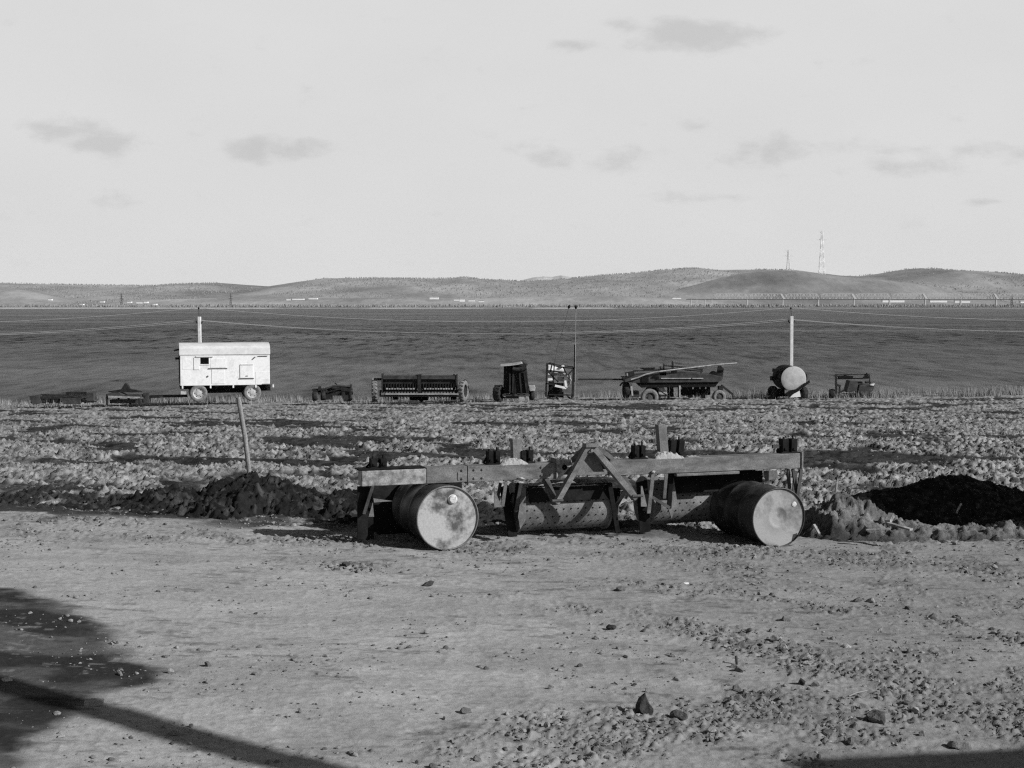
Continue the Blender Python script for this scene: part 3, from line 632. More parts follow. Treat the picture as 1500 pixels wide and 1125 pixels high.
# ------------------------------------------------------------------ far machinery, each built in its own frame about 80 m out
class Rig:                               # photograph pixels at a given distance -> metres, for one thing
    def __init__(s, name, label, cat, px, py, Y, group=None):
        s.Y = Y; s.root = thing(name, label, cat, at(px, py, Y), group); s.b = None
    def P(s, px, py, d=0): q = at(px, py, s.Y); return Vector((q.x, s.Y + d, q.z))
    def new(s): s.b = MB(); return s
    def bx(s, x0, y0, x1, y1, d0=0, d1=1.0, mi=0):
        a = s.P(x0, y1); b = s.P(x1, y0); s.b.obox((a.x, s.Y + d0, a.z), (b.x - a.x, 0, 0), (0, d1 - d0, 0), (0, 0, b.z - a.z), mi); return s
    def ln(s, x0, y0, x1, y1, d0=0, d1=None, w=.08, mi=0):
        s.b.bar(s.P(x0, y0, d0), s.P(x1, y1, d0 if d1 is None else d1), w, w, (0, 1, 0), mi); return s
    def tb(s, x0, y0, x1, y1, d0=0, d1=None, r=.05, mi=0):
        s.b.tube(s.P(x0, y0, d0), s.P(x1, y1, d0 if d1 is None else d1), r, 10, None, mi); return s
    def pr(s, pts, d0, d1, mi=0):
        s.b.prism([s.P(x, y, d0) for x, y in pts], (0, d1 - d0, 0), mi); return s
    def end(s, name, mat, parent=None, bevel=0): return s.b.build(name, MT[mat] if isinstance(mat, str) else [MT[q] for q in mat], parent or s.root, bevel)
def wheel(root, c, r, w, axis, tyre='tyre', rim='mach2', name='wheel', lugs=0, rimr=.58):
    ax = Vector(axis).normalized(); c = Vector(c); m = MB()
    pr = [(r * rimr, -w * .42), (r * .74, -w * .5), (r * .9, -w * .48), (r * .975, -w * .36), (r, -w * .15), (r, w * .15), (r * .975, w * .36), (r * .9, w * .48), (r * .74, w * .5), (r * rimr, w * .42)]
    m.lathe(c, ax, pr, 36, 0, soft=True, cap=False)
    t = Vector((0, 0, 1)); e1 = ax.cross(t).normalized(); e2 = ax.cross(e1)
    for k in range(lugs):
        a = 6.28318 * k / lugs; d = e1 * math.cos(a) + e2 * math.sin(a); tn = ax.cross(d)
        for sg in (-1, 1):
            m.obox(c + d * r * .96 + ax * (.02 * sg) - tn * .02 + (tn * .05 if sg > 0 else Vector()), ax * (w * .44 * sg) + tn * .06, tn * .05, d * r * .07)
    o = m.build(name, MT[tyre], root)
    m = MB()
    for sg in (-1, 1):
        m.lathe(c, ax * sg, [(r * rimr, w * .42), (r * rimr * .92, w * .36), (r * rimr * .8, w * .2), (r * rimr * .55, w * .2), (r * rimr * .4, w * .3), (r * rimr * .2, w * .32), (.001, w * .33)], 28, 0, cap=False)
        for k in range(6):
            a = 6.28318 * k / 6; d = e1 * math.cos(a) + e2 * math.sin(a)
            m.lathe(c + d * r * rimr * .7, ax * sg, [(r * .055, w * .2), (r * .055, w * .215)], 10, 1)
    m.build('rim', [MT[rim], MT['hole']], o)
    return o

# --- the white living van on wheels
def site_hut():
    A = D2R(14.5); e1 = Vector((math.cos(A), math.sin(A), 0)); e2 = Vector((-math.sin(A), math.cos(A), 0)); Y = 79.0
    p0 = at(264.5, 589, Y); base = p0.z; ln = 4.93; dp = 2.3
    root = thing('site_trailer', 'white box trailer hut on four spoked wheels by the lake', 'trailer', p0 + e1 * ln / 2)
    def T(s, b, z): return Vector((p0.x, p0.y, base)) + e1 * s + e2 * b + EZ * z
    k = Y / F * 1.0
    zb = .90; ze = 2.62; zt = 3.27
    def sx(px): # pixel -> distance along the front
        r = ray(px, 540); c = Vector((0, 0, CAMZ)); t = (p0 - c).dot(e2) / r.dot(e2); return (c + r * t - p0).dot(e1)
    def sz(py): r = ray(330, py); c = Vector((0, 0, CAMZ)); t = (p0 - c).dot(e2) / r.dot(e2); return (c + r * t).z - base
    m = MB(); m.obox(T(0, 0, zb), e1 * ln, e2 * dp, EZ * (ze - zb)); body = m.build('body', MT['white'], root, .02)
    m = MB(); n = 10; pts = []
    for q in range(n + 1):
        a = math.pi * q / n; pts.append(T(-.04, dp / 2 - math.cos(a) * (dp / 2 + .04), ze + .004 + (zt - ze) * math.sin(a) ** .55))
    m.prism(pts, e1 * (ln + .07)); m.build('roof', MT['roofw'], root, .01)
    m = MB(); m.obox(T(sx(263), -.012, sz(520.5)), e1 * (sx(395) - sx(263)), e2 * .02, EZ * .035); m.build('eaves_strip', MT['roofw'], root)
    # window, shutters and patched panels
    w0, w1, z0, z1 = sx(293.5), sx(306), sz(533), sz(523.5)
    m = MB(); m.obox(T(w0, -.010, z0), e1 * (w1 - w0), e2 * .02, EZ * (z1 - z0)); wn = m.build('window', MT['hole'], root)
    m = MB()
    for a, b, c, d in ((w0 - .05, w1 + .05, z1, z1 + .05), (w0 - .05, w1 + .05, z0 - .05, z0), (w0 - .05, w0, z0, z1), (w1, w1 + .05, z0, z1)): m.obox(T(a, -.03, c), e1 * (b - a), e2 * .035, EZ * (d - c))
    m.build('window_frame', MT['white'], wn)
    def panel(name, x0, x1, y0, y1, t=.022, mat='white'):
        m = MB(); m.obox(T(sx(x0), -t, sz(y1)), e1 * (sx(x1) - sx(x0)), e2 * (t + .004), EZ * (sz(y0) - sz(y1))); return m.build(name, MT[mat], root, .006)
    panel('shutter', 284, 292.3, 523.5, 541, .03); panel('awning_strip', 287, 312, 521.2, 523.0, .07, 'roofw')
    panel('wall_panel', 308.5, 331, 525, 538.5, .012); panel('ledge', 305, 333, 539, 540, .05, 'plate')
    h = panel('hatch', 310, 329, 541, 562, .018); h2 = panel('hatch', 351.5, 370.5, 535.5, 554, .035)
    panel('ledge', 350, 372, 554.2, 555.2, .05, 'plate'); panel('ledge', 352, 371, 533.8, 534.8, .05, 'roofw'); panel('drip_strip', 378, 392, 521.6, 522.4, .05, 'plate')
    panel('wall_panel', 267, 283, 524, 540.5, .008); panel('wall_panel', 374, 394, 545, 563.5, .01); panel('step_ledge', 384, 396, 562.8, 563.8, .04, 'plate')
    for p_, q_, r_ in ((T(sx(304), -.04, sz(551)), T(sx(304), 0, sz(551)), .05), (T(sx(360), -.05, sz(551)), T(sx(363), -.05, sz(551)), .02), (T(sx(371), -.05, sz(526)), T(sx(374), -.05, sz(523)), .03)):
        m = MB(); m.tube(p_, q_, r_, 10); m.build('handle', MT['plate'], root)
    # lamps on the near end
    m = MB(); m.tube(T(-.32, .25, 2.86), T(-.02, .35, 2.93), .05, 8); m.build('end_lamp', MT['black'], root)
    m = MB(); m.box(T(-.13, .3, 2.42), .24, .2, .12, A); m.build('end_lamp', MT['black'], root)
    m = MB(); m.obox(T(-.03, .12, 1.0), e1 * .03, e2 * 2.0, EZ * 1.7); m.build('dark_end_panel', MT['mach'], root)  # dark panel over most of the end wall
    # chassis
    m = MB()
    for b in (.25, dp - .33): m.obox(T(.0, b, zb - .20), e1 * ln, e2 * .1, EZ * .17)
    for s in np.linspace(.1, ln - .2, 6): m.obox(T(s, .08, zb - .10), e1 * .1, e2 * (dp - .2), EZ * .095)
    m.obox(T(1.1, .7, zb - .46), e1 * 3.0, e2 * .9, EZ * .24); m.obox(T(3.9, .45, zb - .36), e1 * 1.1, e2 * 1.4, EZ * .32); m.build('chassis', MT['black'], root)
    for s in (.12, 1.65, 2.9, 4.15, 5.12): m = MB(); m.obox(T(s - .04, .0, zb - .15), e1 * .08, e2 * .06, EZ * .16); m.build('floor_bracket', MT['white'], root)
    m = MB(); m.obox(T(.02, .05, .42), e1 * .3, e2 * .25, EZ * .17); m.build('step_box', MT['mach3'], root)
    m = MB(); m.obox(T(-2.0, .8, .22), e1 * 2.4, e2 * .12, EZ * .12); m.obox(T(-2.0, 1.3, .22), e1 * 2.4, e2 * .12, EZ * .12); m.obox(T(-2.0, .8, .20), e1 * .9, e2 * .62, EZ * .14); m.build('drawbar', MT['mach'], root)
    for s in (sx(290.5), sx(369.5)):
        for b in (.16, dp - .16): wheel(root, T(s, b, .47), .49,   .26, e2, 'dusty_tyre', 'rimw', lugs=0, rimr=.62)
        m = MB(); m.tube(T(s, .1, .47), T(s, dp - .1, .47), .06, 8); m.build('axle', MT['black'], root)
site_hut()

# --- low spiked harrow at far left
r = Rig('spike_harrow', 'low rusty harrow frame lying flat, leftmost of the machines', 'harrow', 82, 592, 78)
r.new()
for d in (0, .9, 1.8): r.ln(44, 582, 120, 583, d, None, .13)
for x in (45, 60, 76, 92, 106, 119): r.b.bar(r.P(x, 582.5, 0), r.P(x, 582.5, 1.8), .1, .1)
r.end('frame', 'mach')
for k, x in enumerate(range(47, 120, 5)):
    for d in (0, .9): r.new().ln(x, 583, x + (1 if k % 2 else -1), 591, d, None, .09).end('tine', 'mach')
r.new().pr([(44, 580), (58, 580), (62, 590), (50, 593), (46, 588)], -.1, .4).end('side_plate', 'mach2'); r.new().pr([(88, 583), (118, 583), (119, 592), (94, 592)], -.12, -.02).end('side_plate', 'mach2')
r = Rig('rake', 'comb-like rack with a row of teeth behind the flat harrow', 'rake', 112, 590, 80)
r.new().bx(96, 574.2, 126, 577, 0, .25).end('head_bar', 'mach')
r.new()
for x in range(97, 126, 3): r.ln(x, 577, x, 582, .1, None, .06)
r.end('teeth', 'mach2'); r.new().ln(98, 577, 98, 591, .1).ln(124, 577, 124, 591, .1).ln(98, 584, 124, 584, .1).end('stand', 'mach')
r.new().bx(125, 576, 136, 590, .1, .7).bx(118, 586, 138, 588, .0, .9).end('gear_box', 'mach2')
r = Rig('old_plough', 'old plough with a peaked mast and weathered flat hull', 'plough', 186, 592, 79)
r.new().pr([(157, 573.5), (176, 570.5), (181, 562), (184, 562), (188, 570), (205, 573.5), (205, 575), (178, 575), (157, 575)], .2, .5).end('mast', 'mach')
r.new().pr([(159, 576), (174, 575), (182, 579), (206, 578.5), (206, 582), (180, 582), (160, 581)], -.1, 1.0).end('beam_plate', 'mach2')
r.new().pr([(160, 579.5), (206, 581), (206, 583), (160, 582)], -.2, -.1).end('share', 'mach3')
for q in ((157.5, 577, 157.5, 593, -.1), (204, 582, 204, 593, 0), (185, 582, 188, 593, .4), (170, 582, 168, 592, .6)): r.new().ln(*q, None, .1).end('leg', 'mach')
r.new().bx(159, 586, 206, 591, .2, .9).end('skid', 'mach2'); r.new().bx(208, 576, 216, 591, .3, .7).end('side_box', 'mach2')

# --- small cultivator
r = Rig('small_cultivator', 'small wheeled cultivator with arched bars left of the seed drill', 'cultivator', 486, 588, 79)
for x, d in ((461, .0), (472, .35)): wheel(r.root, r.P(x, 580.5, d), .26, .24, (1, .25, 0), 'tyre', 'mach')
r.new().ln(457, 571, 478, 570, .1, None, .1).bx(466, 566, 470, 578, 0, .2).bx(458, 572, 472, 575, .0, .3).end('axle_beam', 'mach')
r.new()
r.b.path([r.P(x, y, .3) for x, y in ((470, 574), (478, 569), (488, 566), (500, 566), (514, 567))], .06)
r.b.path([r.P(x, y, .9) for x, y in ((472, 573), (480, 570), (490, 569), (506, 570), (514, 572))], .06)
r.b.path([r.P(x, y, .6) for x, y in ((489, 561), (492, 565), (508, 568))], .05)
r.end('arched_frame', 'mach2')
r.new().bx(470, 574, 502, 580, .3, .8).bx(474, 580, 484, 586, .3, .9).pr([(478, 570), (506, 568), (510, 577), (474, 578)], .8, 1.1).end('tool_box', 'mach'); r.new().ln(496, 566, 501, 573, .3, None, .07).ln(478, 575, 500, 569, .2, None, .06).ln(470, 577, 490, 571, .5, None, .06).end('brace', 'mach')
r.new().bx(508, 565, 511.5, 587, .3, .6).bx(500, 574, 515, 579, .2, .7).bx(503, 579, 513, 588, .1, .5).ln(514, 563, 513, 587, .1, None, .08).end('side_frame', 'mach')
r.new().ln(505, 588, 502, 578, .0).end('tine', 'mach'); r.new().ln(512, 588, 510, 578, .9).end('tine', 'mach')

# --- seed drill
r = Rig('seed_drill', 'wide seed drill with twin hopper boxes and two lugged wheels', 'seed drill', 613, 588, 78.5)
for x0, x1 in ((560.5, 611.5), (616.5, 667.5)):
    r.new().pr([(x0, 552), (x1, 552), (x1, 565), (x1 - 2, 572), (x0 + 2, 572), (x0, 565)], .25, .95); h = r.end('hopper_box', 'mach', None, .02)
    r.new().bx(x0 + .4, 550.6, x1 - .4, 555.6, .12, 1.0); r.end('lid', 'mach2', h)
    r.new()
    n = 12
    for k in range(n):
        x = x0 + 3 + (x1 - x0 - 6) * k / (n - 1); r.tb(x, 562, x, 569.5, .18, None, .05)
    r.end('seed_cups', 'black', h)
    r.new()
    for k in range(n - 1):
        x = x0 + 4.8 + (x1 - x0 - 8) * k / (n - 1); r.bx(x, 568.5 + (k % 2) * .5, x + 2.6, 570.6, .08, .16)
    r.end('feed_spouts', 'mach3', h)
for q in ((611.5, 549, 616.5, 577), (558.5, 548, 560.4, 576), (667.6, 549, 669.5, 576)): r.new().bx(*q, .1, 1.0).end('upright', 'mach')
for q in ((609, 549, 611, 552), (663, 548.5, 666, 551)): r.new().bx(*q, .2, .5).end('lid_catch', 'mach')
r.new().bx(556, 572, 673, 574.5, .3, .5).bx(556, 579.5, 676, 582, .3, .6).ln(556, 572, 556, 582, .4).end('main_frame', 'mach')
r.new().bx(565, 576.2, 672, 577.8, -.25, .02).end('foot_board', 'mach3')
r.new().bx(563, 578, 674, 580.2, -.2, .1).end('board_beam', 'mach')
r.new()
for k in range(24):
    x = 563 + 4.5 * k; r.ln(x, 574, x + 1, 583, .5, .2, .05)
    r.b.lathe(r.P(x + 1, 584, .15), (1, 0, 0), [(.0005, -.01), (.15, 0), (.0005, .01)], 14, 0, cap=False)
r.end('disc_coulters', 'mach')
r.new().bx(546, 554.3, 560, 557.5, .2, .4).end('marker_arm', 'black'); r.new().bx(545, 554, 546.6, 557, .15, .4).end('marker_tip', 'mach3')
r.new().bx(600, 581, 626, 587, .2, .7).bx(575, 581, 582, 586, .2, .7).bx(660, 580, 668, 586, .2, .7).pr([(610, 583), (624, 583), (617, 590)], .1, .4).end('underframe', 'black')
for x in (547.5, 678.5): wheel(r.root, r.P(x, 573, .4), .60, .30, (1, -.28 if x > 600 else .12, 0), 'dusty_tyre', 'mach', lugs=18)

# --- tall hopper machine
r = Rig('hopper_wagon', 'tall dark tapered hopper wagon with a lopsided lid', 'hopper wagon', 752, 587, 78.5)
r.new()
a = [(738, 536), (771, 534), (772.5, 576), (741, 577)]
r.pr([(738, 536), (750, 535.5), (747, 577), (737, 577)], .25, 1.9).pr([(750, 535), (771, 534), (775.5, 576.5), (746.5, 577)], .12, 1.9).end('hopper', 'tarp', None, .05)
r.new()
for x0, x1 in ((747, 747), (752, 751), (761, 764), (768, 772)): r.ln(x0, 546, x1, 576, .06, None, .09)
r.pr([(750, 542.5), (771, 541.5), (771, 546), (750, 546.8)], .06, .14).end('ribs', 'mach')
r.new().b.path([r.P(x, y, .0) for x, y in ((751, 540), (756, 541.5), (764, 541), (770, 538))], .14); r.end('rolled_cover', 'mach')
r.new().pr([(733, 535.2), (750, 533.6), (763, 531.2), (766, 532.6), (751, 535.2), (735, 536.4)], -.2, 1.7).end('lid', 'mach3'); r.new().pr([(750, 534), (768, 532), (773, 534), (771, 536), (750, 537)], .0, 1.6).end('lid_flap', 'mach')
wheel(r.root, r.P(730, 576.5, .3), .44, .40, (1, -.35, 0), 'tyre', 'mach', lugs=14); wheel(r.root, r.P(779, 579, .5), .32, .22, (1, .2, 0), 'tyre', 'mach')
r.new().bx(736, 577.5, 776, 580.5, .1, .5).bx(741, 580.5, 770, 583, .3, 1.2).end('chassis', 'mach2'); r.new().bx(733, 583, 760, 584.5, .4, .9).end('axle', 'black')
r.new().pr([(774, 565), (783, 564.5), (784.5, 568), (783.5, 573), (776, 573.5)], .1, .6).end('side_tank', 'mach3', None, .03); r.new().bx(776, 572, 781, 586, .6, .9).end('side_leg', 'black')
r = Rig('tin_box', 'pale square tin standing under the hopper wagon', 'tin', 764, 587, 77.5); r.new().pr([(760, 580.5), (768, 580), (768.5, 587), (760.5, 587)], 0, .3).end('tin_body', 'mach3'); r.new().bx(759.6, 579.6, 768.6, 580.6, -.02, .32).end('tin_lid', 'mach2')

# --- sprayer frame
r = Rig('sprayer', 'tube-framed sprayer with a white tank and curved duct', 'sprayer', 821, 584, 78.5)
r.new()
for (x0, y0, x1, y1) in ((802, 533, 800, 582), (841, 538, 839.5, 582), (802, 543, 826, 545.5), (812, 533, 810, 562), (815, 537, 841, 540), (800, 562, 815, 564), (804, 578, 840, 579), (807, 546, 812, 556), (803, 545, 818, 560), (841, 539, 832, 550), (809, 533, 806, 545), (825, 538, 830, 548)):
    r.ln(x0, y0, x1, y1, .1, None, .07)
for (x, y) in ((802, 534), (841, 539), (801, 578), (840, 579)): r.b.bar(r.P(x, y, .1), r.P(x, y, 1.3), .07, .07)
for (x0, y0, x1, y1) in ((802, 533, 800, 582), (841, 538, 839.5, 582), (802, 534, 841, 539)): r.ln(x0, y0, x1, y1, 1.3, None, .07)
r.end('frame', 'mach')
r.new().b.lathe(r.P(812.5, 542, .6), (1, 0, -.06), [(.0005, -.02), (.16, 0), (.17, .06), (.17, .46), (.16, .5), (.0005, .52)], 20); r.end('tank', 'white')
r.new().pr([(803, 535), (811, 536), (809.5, 558), (801.5, 559)], .3, .9).end('side_tank', 'house', None, .04)
r.new().b.path([r.P(x, y, .3) for x, y in ((811, 548), (818, 547.5), (828, 549), (833.5, 552), (835, 557), (833.5, 562), (829, 564))], .11, 10); r.end('duct', 'mach3')
r.new().pr([(817, 552), (827, 553), (826, 559), (817, 558)], .2, .5).end('fan_box', 'mach2'); r.new().ln(813, 565, 829.5, 568.5, .05, None, .12).ln(828, 557.5, 829.8, 568, .05, None, .12).end('splash_bar', 'white')
r.new().bx(804, 560, 812, 580, .3, .9).bx(812, 567, 824, 577, .3, 1.0).bx(808, 562, 826, 566, .35, .8).bx(803, 575, 826, 583, .4, .9).end('pump_block', 'black')
r.new().bx(804, 531.5, 808, 534.5, .3, .5).bx(808.5, 532.5, 813, 535, .3, .5).end('filler_neck', 'black'); r.new().bx(823, 535.5, 827, 537.6, .3, .5).end('cap', 'white')
r.new().ln(798, 576, 806, 585, .3).ln(812, 578, 818, 586, .3).ln(830, 579, 836, 585, .4).ln(838, 579, 838, 586, .6).ln(801, 583, 812, 585, .2).end('foot', 'mach')
r = Rig('thin_mast', 'thin upright mast with a dark knob at its tip', 'mast', 842.5, 585, 77)
r.new().tb(842, 587, 843.6, 450, 0, None, .014).end('pole', 'mach3'); r.new().tb(841.2, 560, 841.8, 505, .06, None, .03).end('splint', 'black')
r.new().b.lathe(r.P(843.6, 450.5, 0), (0, 0, 1), [(.0005, -.1), (.06, -.04), (.09, .03), (.05, .1), (.0005, .14)], 10); r.end('knob', 'black')
r = Rig('slack_cord', 'slanting cord with a dark knob left of the thin mast', 'cord', 815, 512, 78)
r.new().b.path([r.P(x, y, .1) for x, y in ((833.2, 451), (827, 474), (822, 492), (815.5, 511), (812, 534))], .010, 6); r.end('cord', 'mach2')
r.new().b.lathe(r.P(833.4, 450, .1), (.3, 0, 1), [(.0005, -.1), (.06, -.04), (.09, .03), (.05, .1), (.0005, .14)], 10); r.end('knob', 'black')

# --- potato harvester on wheels with its long boom
r = Rig('harvester', 'long dark four-wheeled harvester with a low deck and boom', 'harvester', 988, 588, 80)
r.new().pr([(915, 556), (930, 550), (965, 547), (1005, 545.5), (1045, 549), (1058, 552), (1058, 557), (1052, 560), (935, 561), (915, 560)], .0, 2.2).end('deck', 'mach2', None, .03)
r.new().pr([(932, 560), (1054, 559), (1048, 567), (940, 568)], .1, 2.1).end('underdeck', 'black')
r.new().bx(968, 553.6, 1012, 554.8, -.07, .02).bx(1014, 553.6, 1030, 554.8, -.07, .02).end('trim_strip', 'mach3')
r.new().bx(940, 552, 950, 559, -.05, .05).bx(956, 551, 965, 553, -.06, .05).bx(962, 553, 965, 555.5, -.06, .05).end('side_plate', 'black')
r.new()
for (x0, y0, x1, y1, d) in ((928, 544, 1000, 541, .4), (940, 541, 962, 540, .9), (968, 546, 968, 537, .3), (973, 548, 973, 533, .3), (985, 546, 986, 529, .3), (989, 546, 988, 531, .9), (973, 536, 1000, 538, .3), (1000, 538, 1030, 542, .3), (1000, 542, 1032, 545, .8), (988, 541, 1022, 539, .6), (968, 541, 988, 541, .3), (1030, 541, 1028, 549, .5)):
    r.ln(x0, y0, x1, y1, d, None, .075)
r.end('rail', 'mach')
r.new().bx(944, 540, 960, 542.5, .5, 1.2).bx(967, 545, 976, 550, .0, .6).bx(985, 543, 992, 549, .1, .5).end('valve_box', 'black')
r.new().pr([(917, 546), (929, 544), (930, 551), (918, 553)], .1, .7).bx(910, 551.5, 918, 553, .2, .4).end('engine_cover', 'mach'); r.new().bx(918, 546.5, 920, 550.5, .02, .12).end('lamp', 'mach3')
r.new().bx(848, 556, 918, 558.2, .9, 1.15).end('boom', 'mach')
r.new().b.path([r.P(x, y, -.15) for x, y in ((924, 556), (935, 552.5), (946, 548), (962, 544.5), (990, 541), (1020, 537.5), (1050, 534), (1079, 531.8))], .045, 8); r.end('conveyor_pipe', 'mach3')
r.new().pr([(1051, 549), (1054, 536.5), (1057, 536), (1061, 540.5), (1059, 556), (1050, 553)], .2, .6).end('end_plate', 'mach')
r.new().b.lathe(r.P(1045.5, 550, .3), (0, -1, 0), [(.22, -.1), (.24, 0), (.24, .14), (.0005, .16)], 20); r.end('disc', 'black')
wheel(r.root, r.P(918.5, 572.5, .6), .45, .34, (1, .1, 0), 'tyre', 'mach'); wheel(r.root, r.P(951, 582, -.2), .50, .3, (.1, -1, 0), 'dusty_tyre', 'mach2'); wheel(r.root, r.P(1053, 581.5, .0), .40, .28, (.35, -1, 0), 'dusty_tyre', 'mach2')
wheel(r.root, r.P(960, 580, 1.9), .48, .3, (.1, -1, 0), 'tyre', 'mach')
r.new()
for x, y1, w in ((967, 583, .1), (980, 584, .12), (985, 582, .2), (996, 583, .14), (1004, 580, .3), (1012, 583, .24), (1022, 581, .3), (1031, 584, .26), (1039, 579, .2)): r.ln(x, 565, x + 1, y1, .5, .6, w)
r.ln(962, 569, 978, 580, .1, None, .06).ln(964, 580, 980, 580, .1, None, .08).bx(1000, 572, 1040, 580, .9, 1.3).end('linkage', 'black')
r.new().ln(996, 565, 996, 582, .1, None, .09).ln(990, 583, 1000, 583, .1, None, .06).end('strut', 'mach3'); r.new().ln(925, 562, 927, 580, .2, None, .09).end('strut', 'mach3')
r.new().pr([(966, 566), (972, 566), (979, 578), (966, 578)], .3, .5).end('guard', 'mach3'); r.new().bx(923, 574, 937, 583, .4, 1.4).end('front_axle', 'mach2')
r.new().ln(1058, 565, 1076, 579, .3, .6, .12).bx(1054, 566, 1060, 572, .2, .8).end('tow_hook', 'mach'); r.new().b.path([r.P(x, y, .5) for x, y in ((909, 566), (912, 562), (917, 559.5), (924, 560))], .05); r.end('mudguard', 'mach2')

# --- tank trailer
r = Rig('tank_trailer', 'tank trailer with a pale round end and two dark wheels', 'tank trailer', 1157, 587, 79)
fc = r.P(1160.5, 554.5, -.4); ax = Vector((-.03, 1.0, 0)).normalized(); RT = .70
r.new().b.lathe(fc, ax, [(RT, 0.0), (RT, 2.3)], 40, 0, cap=False); r.b.lathe(fc, ax, [(RT, 2.3), (RT * .8, 2.45), (.0005, 2.5)], 40, 0, soft=True, cap=False); tank = r.end('tank', 'tarp')
r.new().b.lathe(fc, ax, [(.0005, -.05), (.35, -.045), (.62, -.03), (RT, .0)], 40, 0, soft=True, cap=False); r.end('tank_end', 'tank', tank)
r.new().b.path([r.P(x, y, -.1) for x, y in ((1134, 556), (1137, 549), (1143, 543), (1150, 539))], .07); r.end('hose', 'black')
r.new().bx(1137, 541, 1147, 546, .6, 1.2).end('side_bracket', 'black'); r.new().bx(1132, 552, 1138, 558, .3, .9).end('side_bracket', 'black'); r.new().bx(1178, 548, 1181.5, 557, -.2, .4).end('side_bracket', 'black')
r.new().pr([(1154, 571), (1165, 569), (1182.5, 556), (1183, 559.5), (1171, 568), (1158, 577), (1154, 581), (1147, 576)], -.62, -.50).end('tow_frame', 'black')
r.new().pr([(1153, 579), (1163, 575), (1169, 571.5), (1170.5, 580.5), (1156, 581.5)], -.45, -.1).end('foot_plate', 'white')
r.new().bx(1136, 578, 1174, 581, .2, .5).bx(1140, 570, 1150, 579, .1, .6).end('axle', 'black'); r.new().bx(1118, 580.2, 1130, 581.2, .3, .4).end('side_pipe', 'mach3')
for x, d in ((1134.5, .5), (1176.5, .1)): wheel(r.root, r.P(x, 576.5, d), .40, .32, (1, .33, 0), 'tyre', 'mach')

# --- small harvester at right
r = Rig('potato_digger', 'small digger with a black triangle and boxes, rightmost machine', 'digger', 1248, 586, 79)
wheel(r.root, r.P(1220.5, 578.5, .3), .31, .32, (1, -.2, 0), 'tyre', 'mach')
r.new().ln(1225, 548, 1226, 584, .1, None, .1).ln(1231, 565, 1231, 586, .2, None, .09).ln(1224, 563, 1232, 566, .1, None, .12).ln(1225, 549, 1274, 548.5, .1, None, .045).ln(1228, 555.5, 1274, 554.5, .3, None, .05).ln(1274, 549, 1275, 566, .1, None, .06).ln(1229, 576, 1238, 572, .2, None, .1).end('frame', 'mach')
r.new().pr([(1228, 551.5), (1237, 550.5), (1239, 548.5), (1241, 550.5), (1250, 551), (1249, 554.5), (1230, 555)], .0, .3).end('seat_board', 'black')
r.new().pr([(1264, 554), (1270, 546), (1274, 554)], .0, .12).end('warning_triangle', 'black')
r.new().pr([(1241, 572.5), (1244, 561), (1245, 557.5), (1257, 558.5), (1257, 573), (1241, 575)], .1, .9).end('hopper', 'mach2', None, .03)
r.new().pr([(1257, 574), (1259, 565), (1268, 563), (1282, 563.5), (1280, 572), (1272, 577), (1262, 578)], .05, 1.0).end('belt_box', 'mach2', None, .03); r.new().pr([(1274, 564), (1281.5, 561.5), (1280, 565)], .0, .3).end('box_lip', 'white')
r.new().bx(1258, 559.5, 1265, 563, .2, .6).bx(1271, 559.5, 1278, 562, .3, .7).end('cover', 'mach')
r.new().bx(1236, 576.5, 1278, 578, .1, .4).bx(1234, 580, 1278, 583, .3, .9).bx(1251, 577, 1260, 585, .2, .7).bx(1262, 579, 1278, 582, .2, .8).end('base_frame', 'mach')
r = Rig('scrap_beam', 'low dark beam lying in grass left of the small digger', 'scrap metal', 1199, 586, 80); r.new().bx(1189, 581.8, 1208, 585.5, 0, .4).end('beam_body', 'black', None, .03); r.new().bx(1192, 580.4, 1195, 581.8, .1, .2).end('lug', 'mach')

# ------------------------------------------------------------------ power poles and their wires
def pole(label, px, py_top, Y, tip):
    top = at(px, py_top, Y); gz_ = float(base_z(np.array([top.x]), np.array([Y]))[0])
    root = thing('power_pole', label, 'power pole', (top.x, Y, gz_), 'power poles along the shore')
    m = MB(); m.bar((top.x + .03, Y, gz_ - .4), top, .21, .21, (0, 1, 0)); m.build('post', MT['concrete'], root, .02)
    t2 = at(px - 1, tip, Y)
    m = MB(); m.tube(top - EZ * .1, t2, .03, 8, .018); m.build('tip_rod', MT['mach2'], root)
    m = MB(); m.box(top - EZ * .42, .34, .12, .06); m.build('crossarm', MT['black'], root)
    for s in (-.2, .2):
        q = top + Vector((s, 0, -.33)); m = MB(); m.lathe(q - EZ * .09, (0, 0, 1), [(.03, 0), (.055, .03), (.03, .08), (.05, .12), (.0005, .16)], 10); m.build('insulator', MT['mach2'], root)
    m = MB(); m.lathe(t2 - EZ * .06, (0, 0, 1), [(.03, 0), (.06, .05), (.05, .12), (.0005, .17)], 10); m.build('insulator', MT['black'], root)
    return top, t2
pA = pole('pale concrete pole rising behind the white trailer hut', 292, 464, 96, 452)
pB = pole('pale concrete pole rising behind the tank trailer', 1159.5, 463, 96, 452)
def wire(label, p, q, sag, r=.011):
    pts = [Vector(p).lerp(Vector(q), t) - EZ * (4 * sag * t * (1 - t)) for t in np.linspace(0, 1, 40)]
    m = MB(); m.path(pts, r, 5); tag(m.build('overhead_wire', MT['wire']), label, 'wire', 'overhead wires')
off = Vector((42, 3, 0))
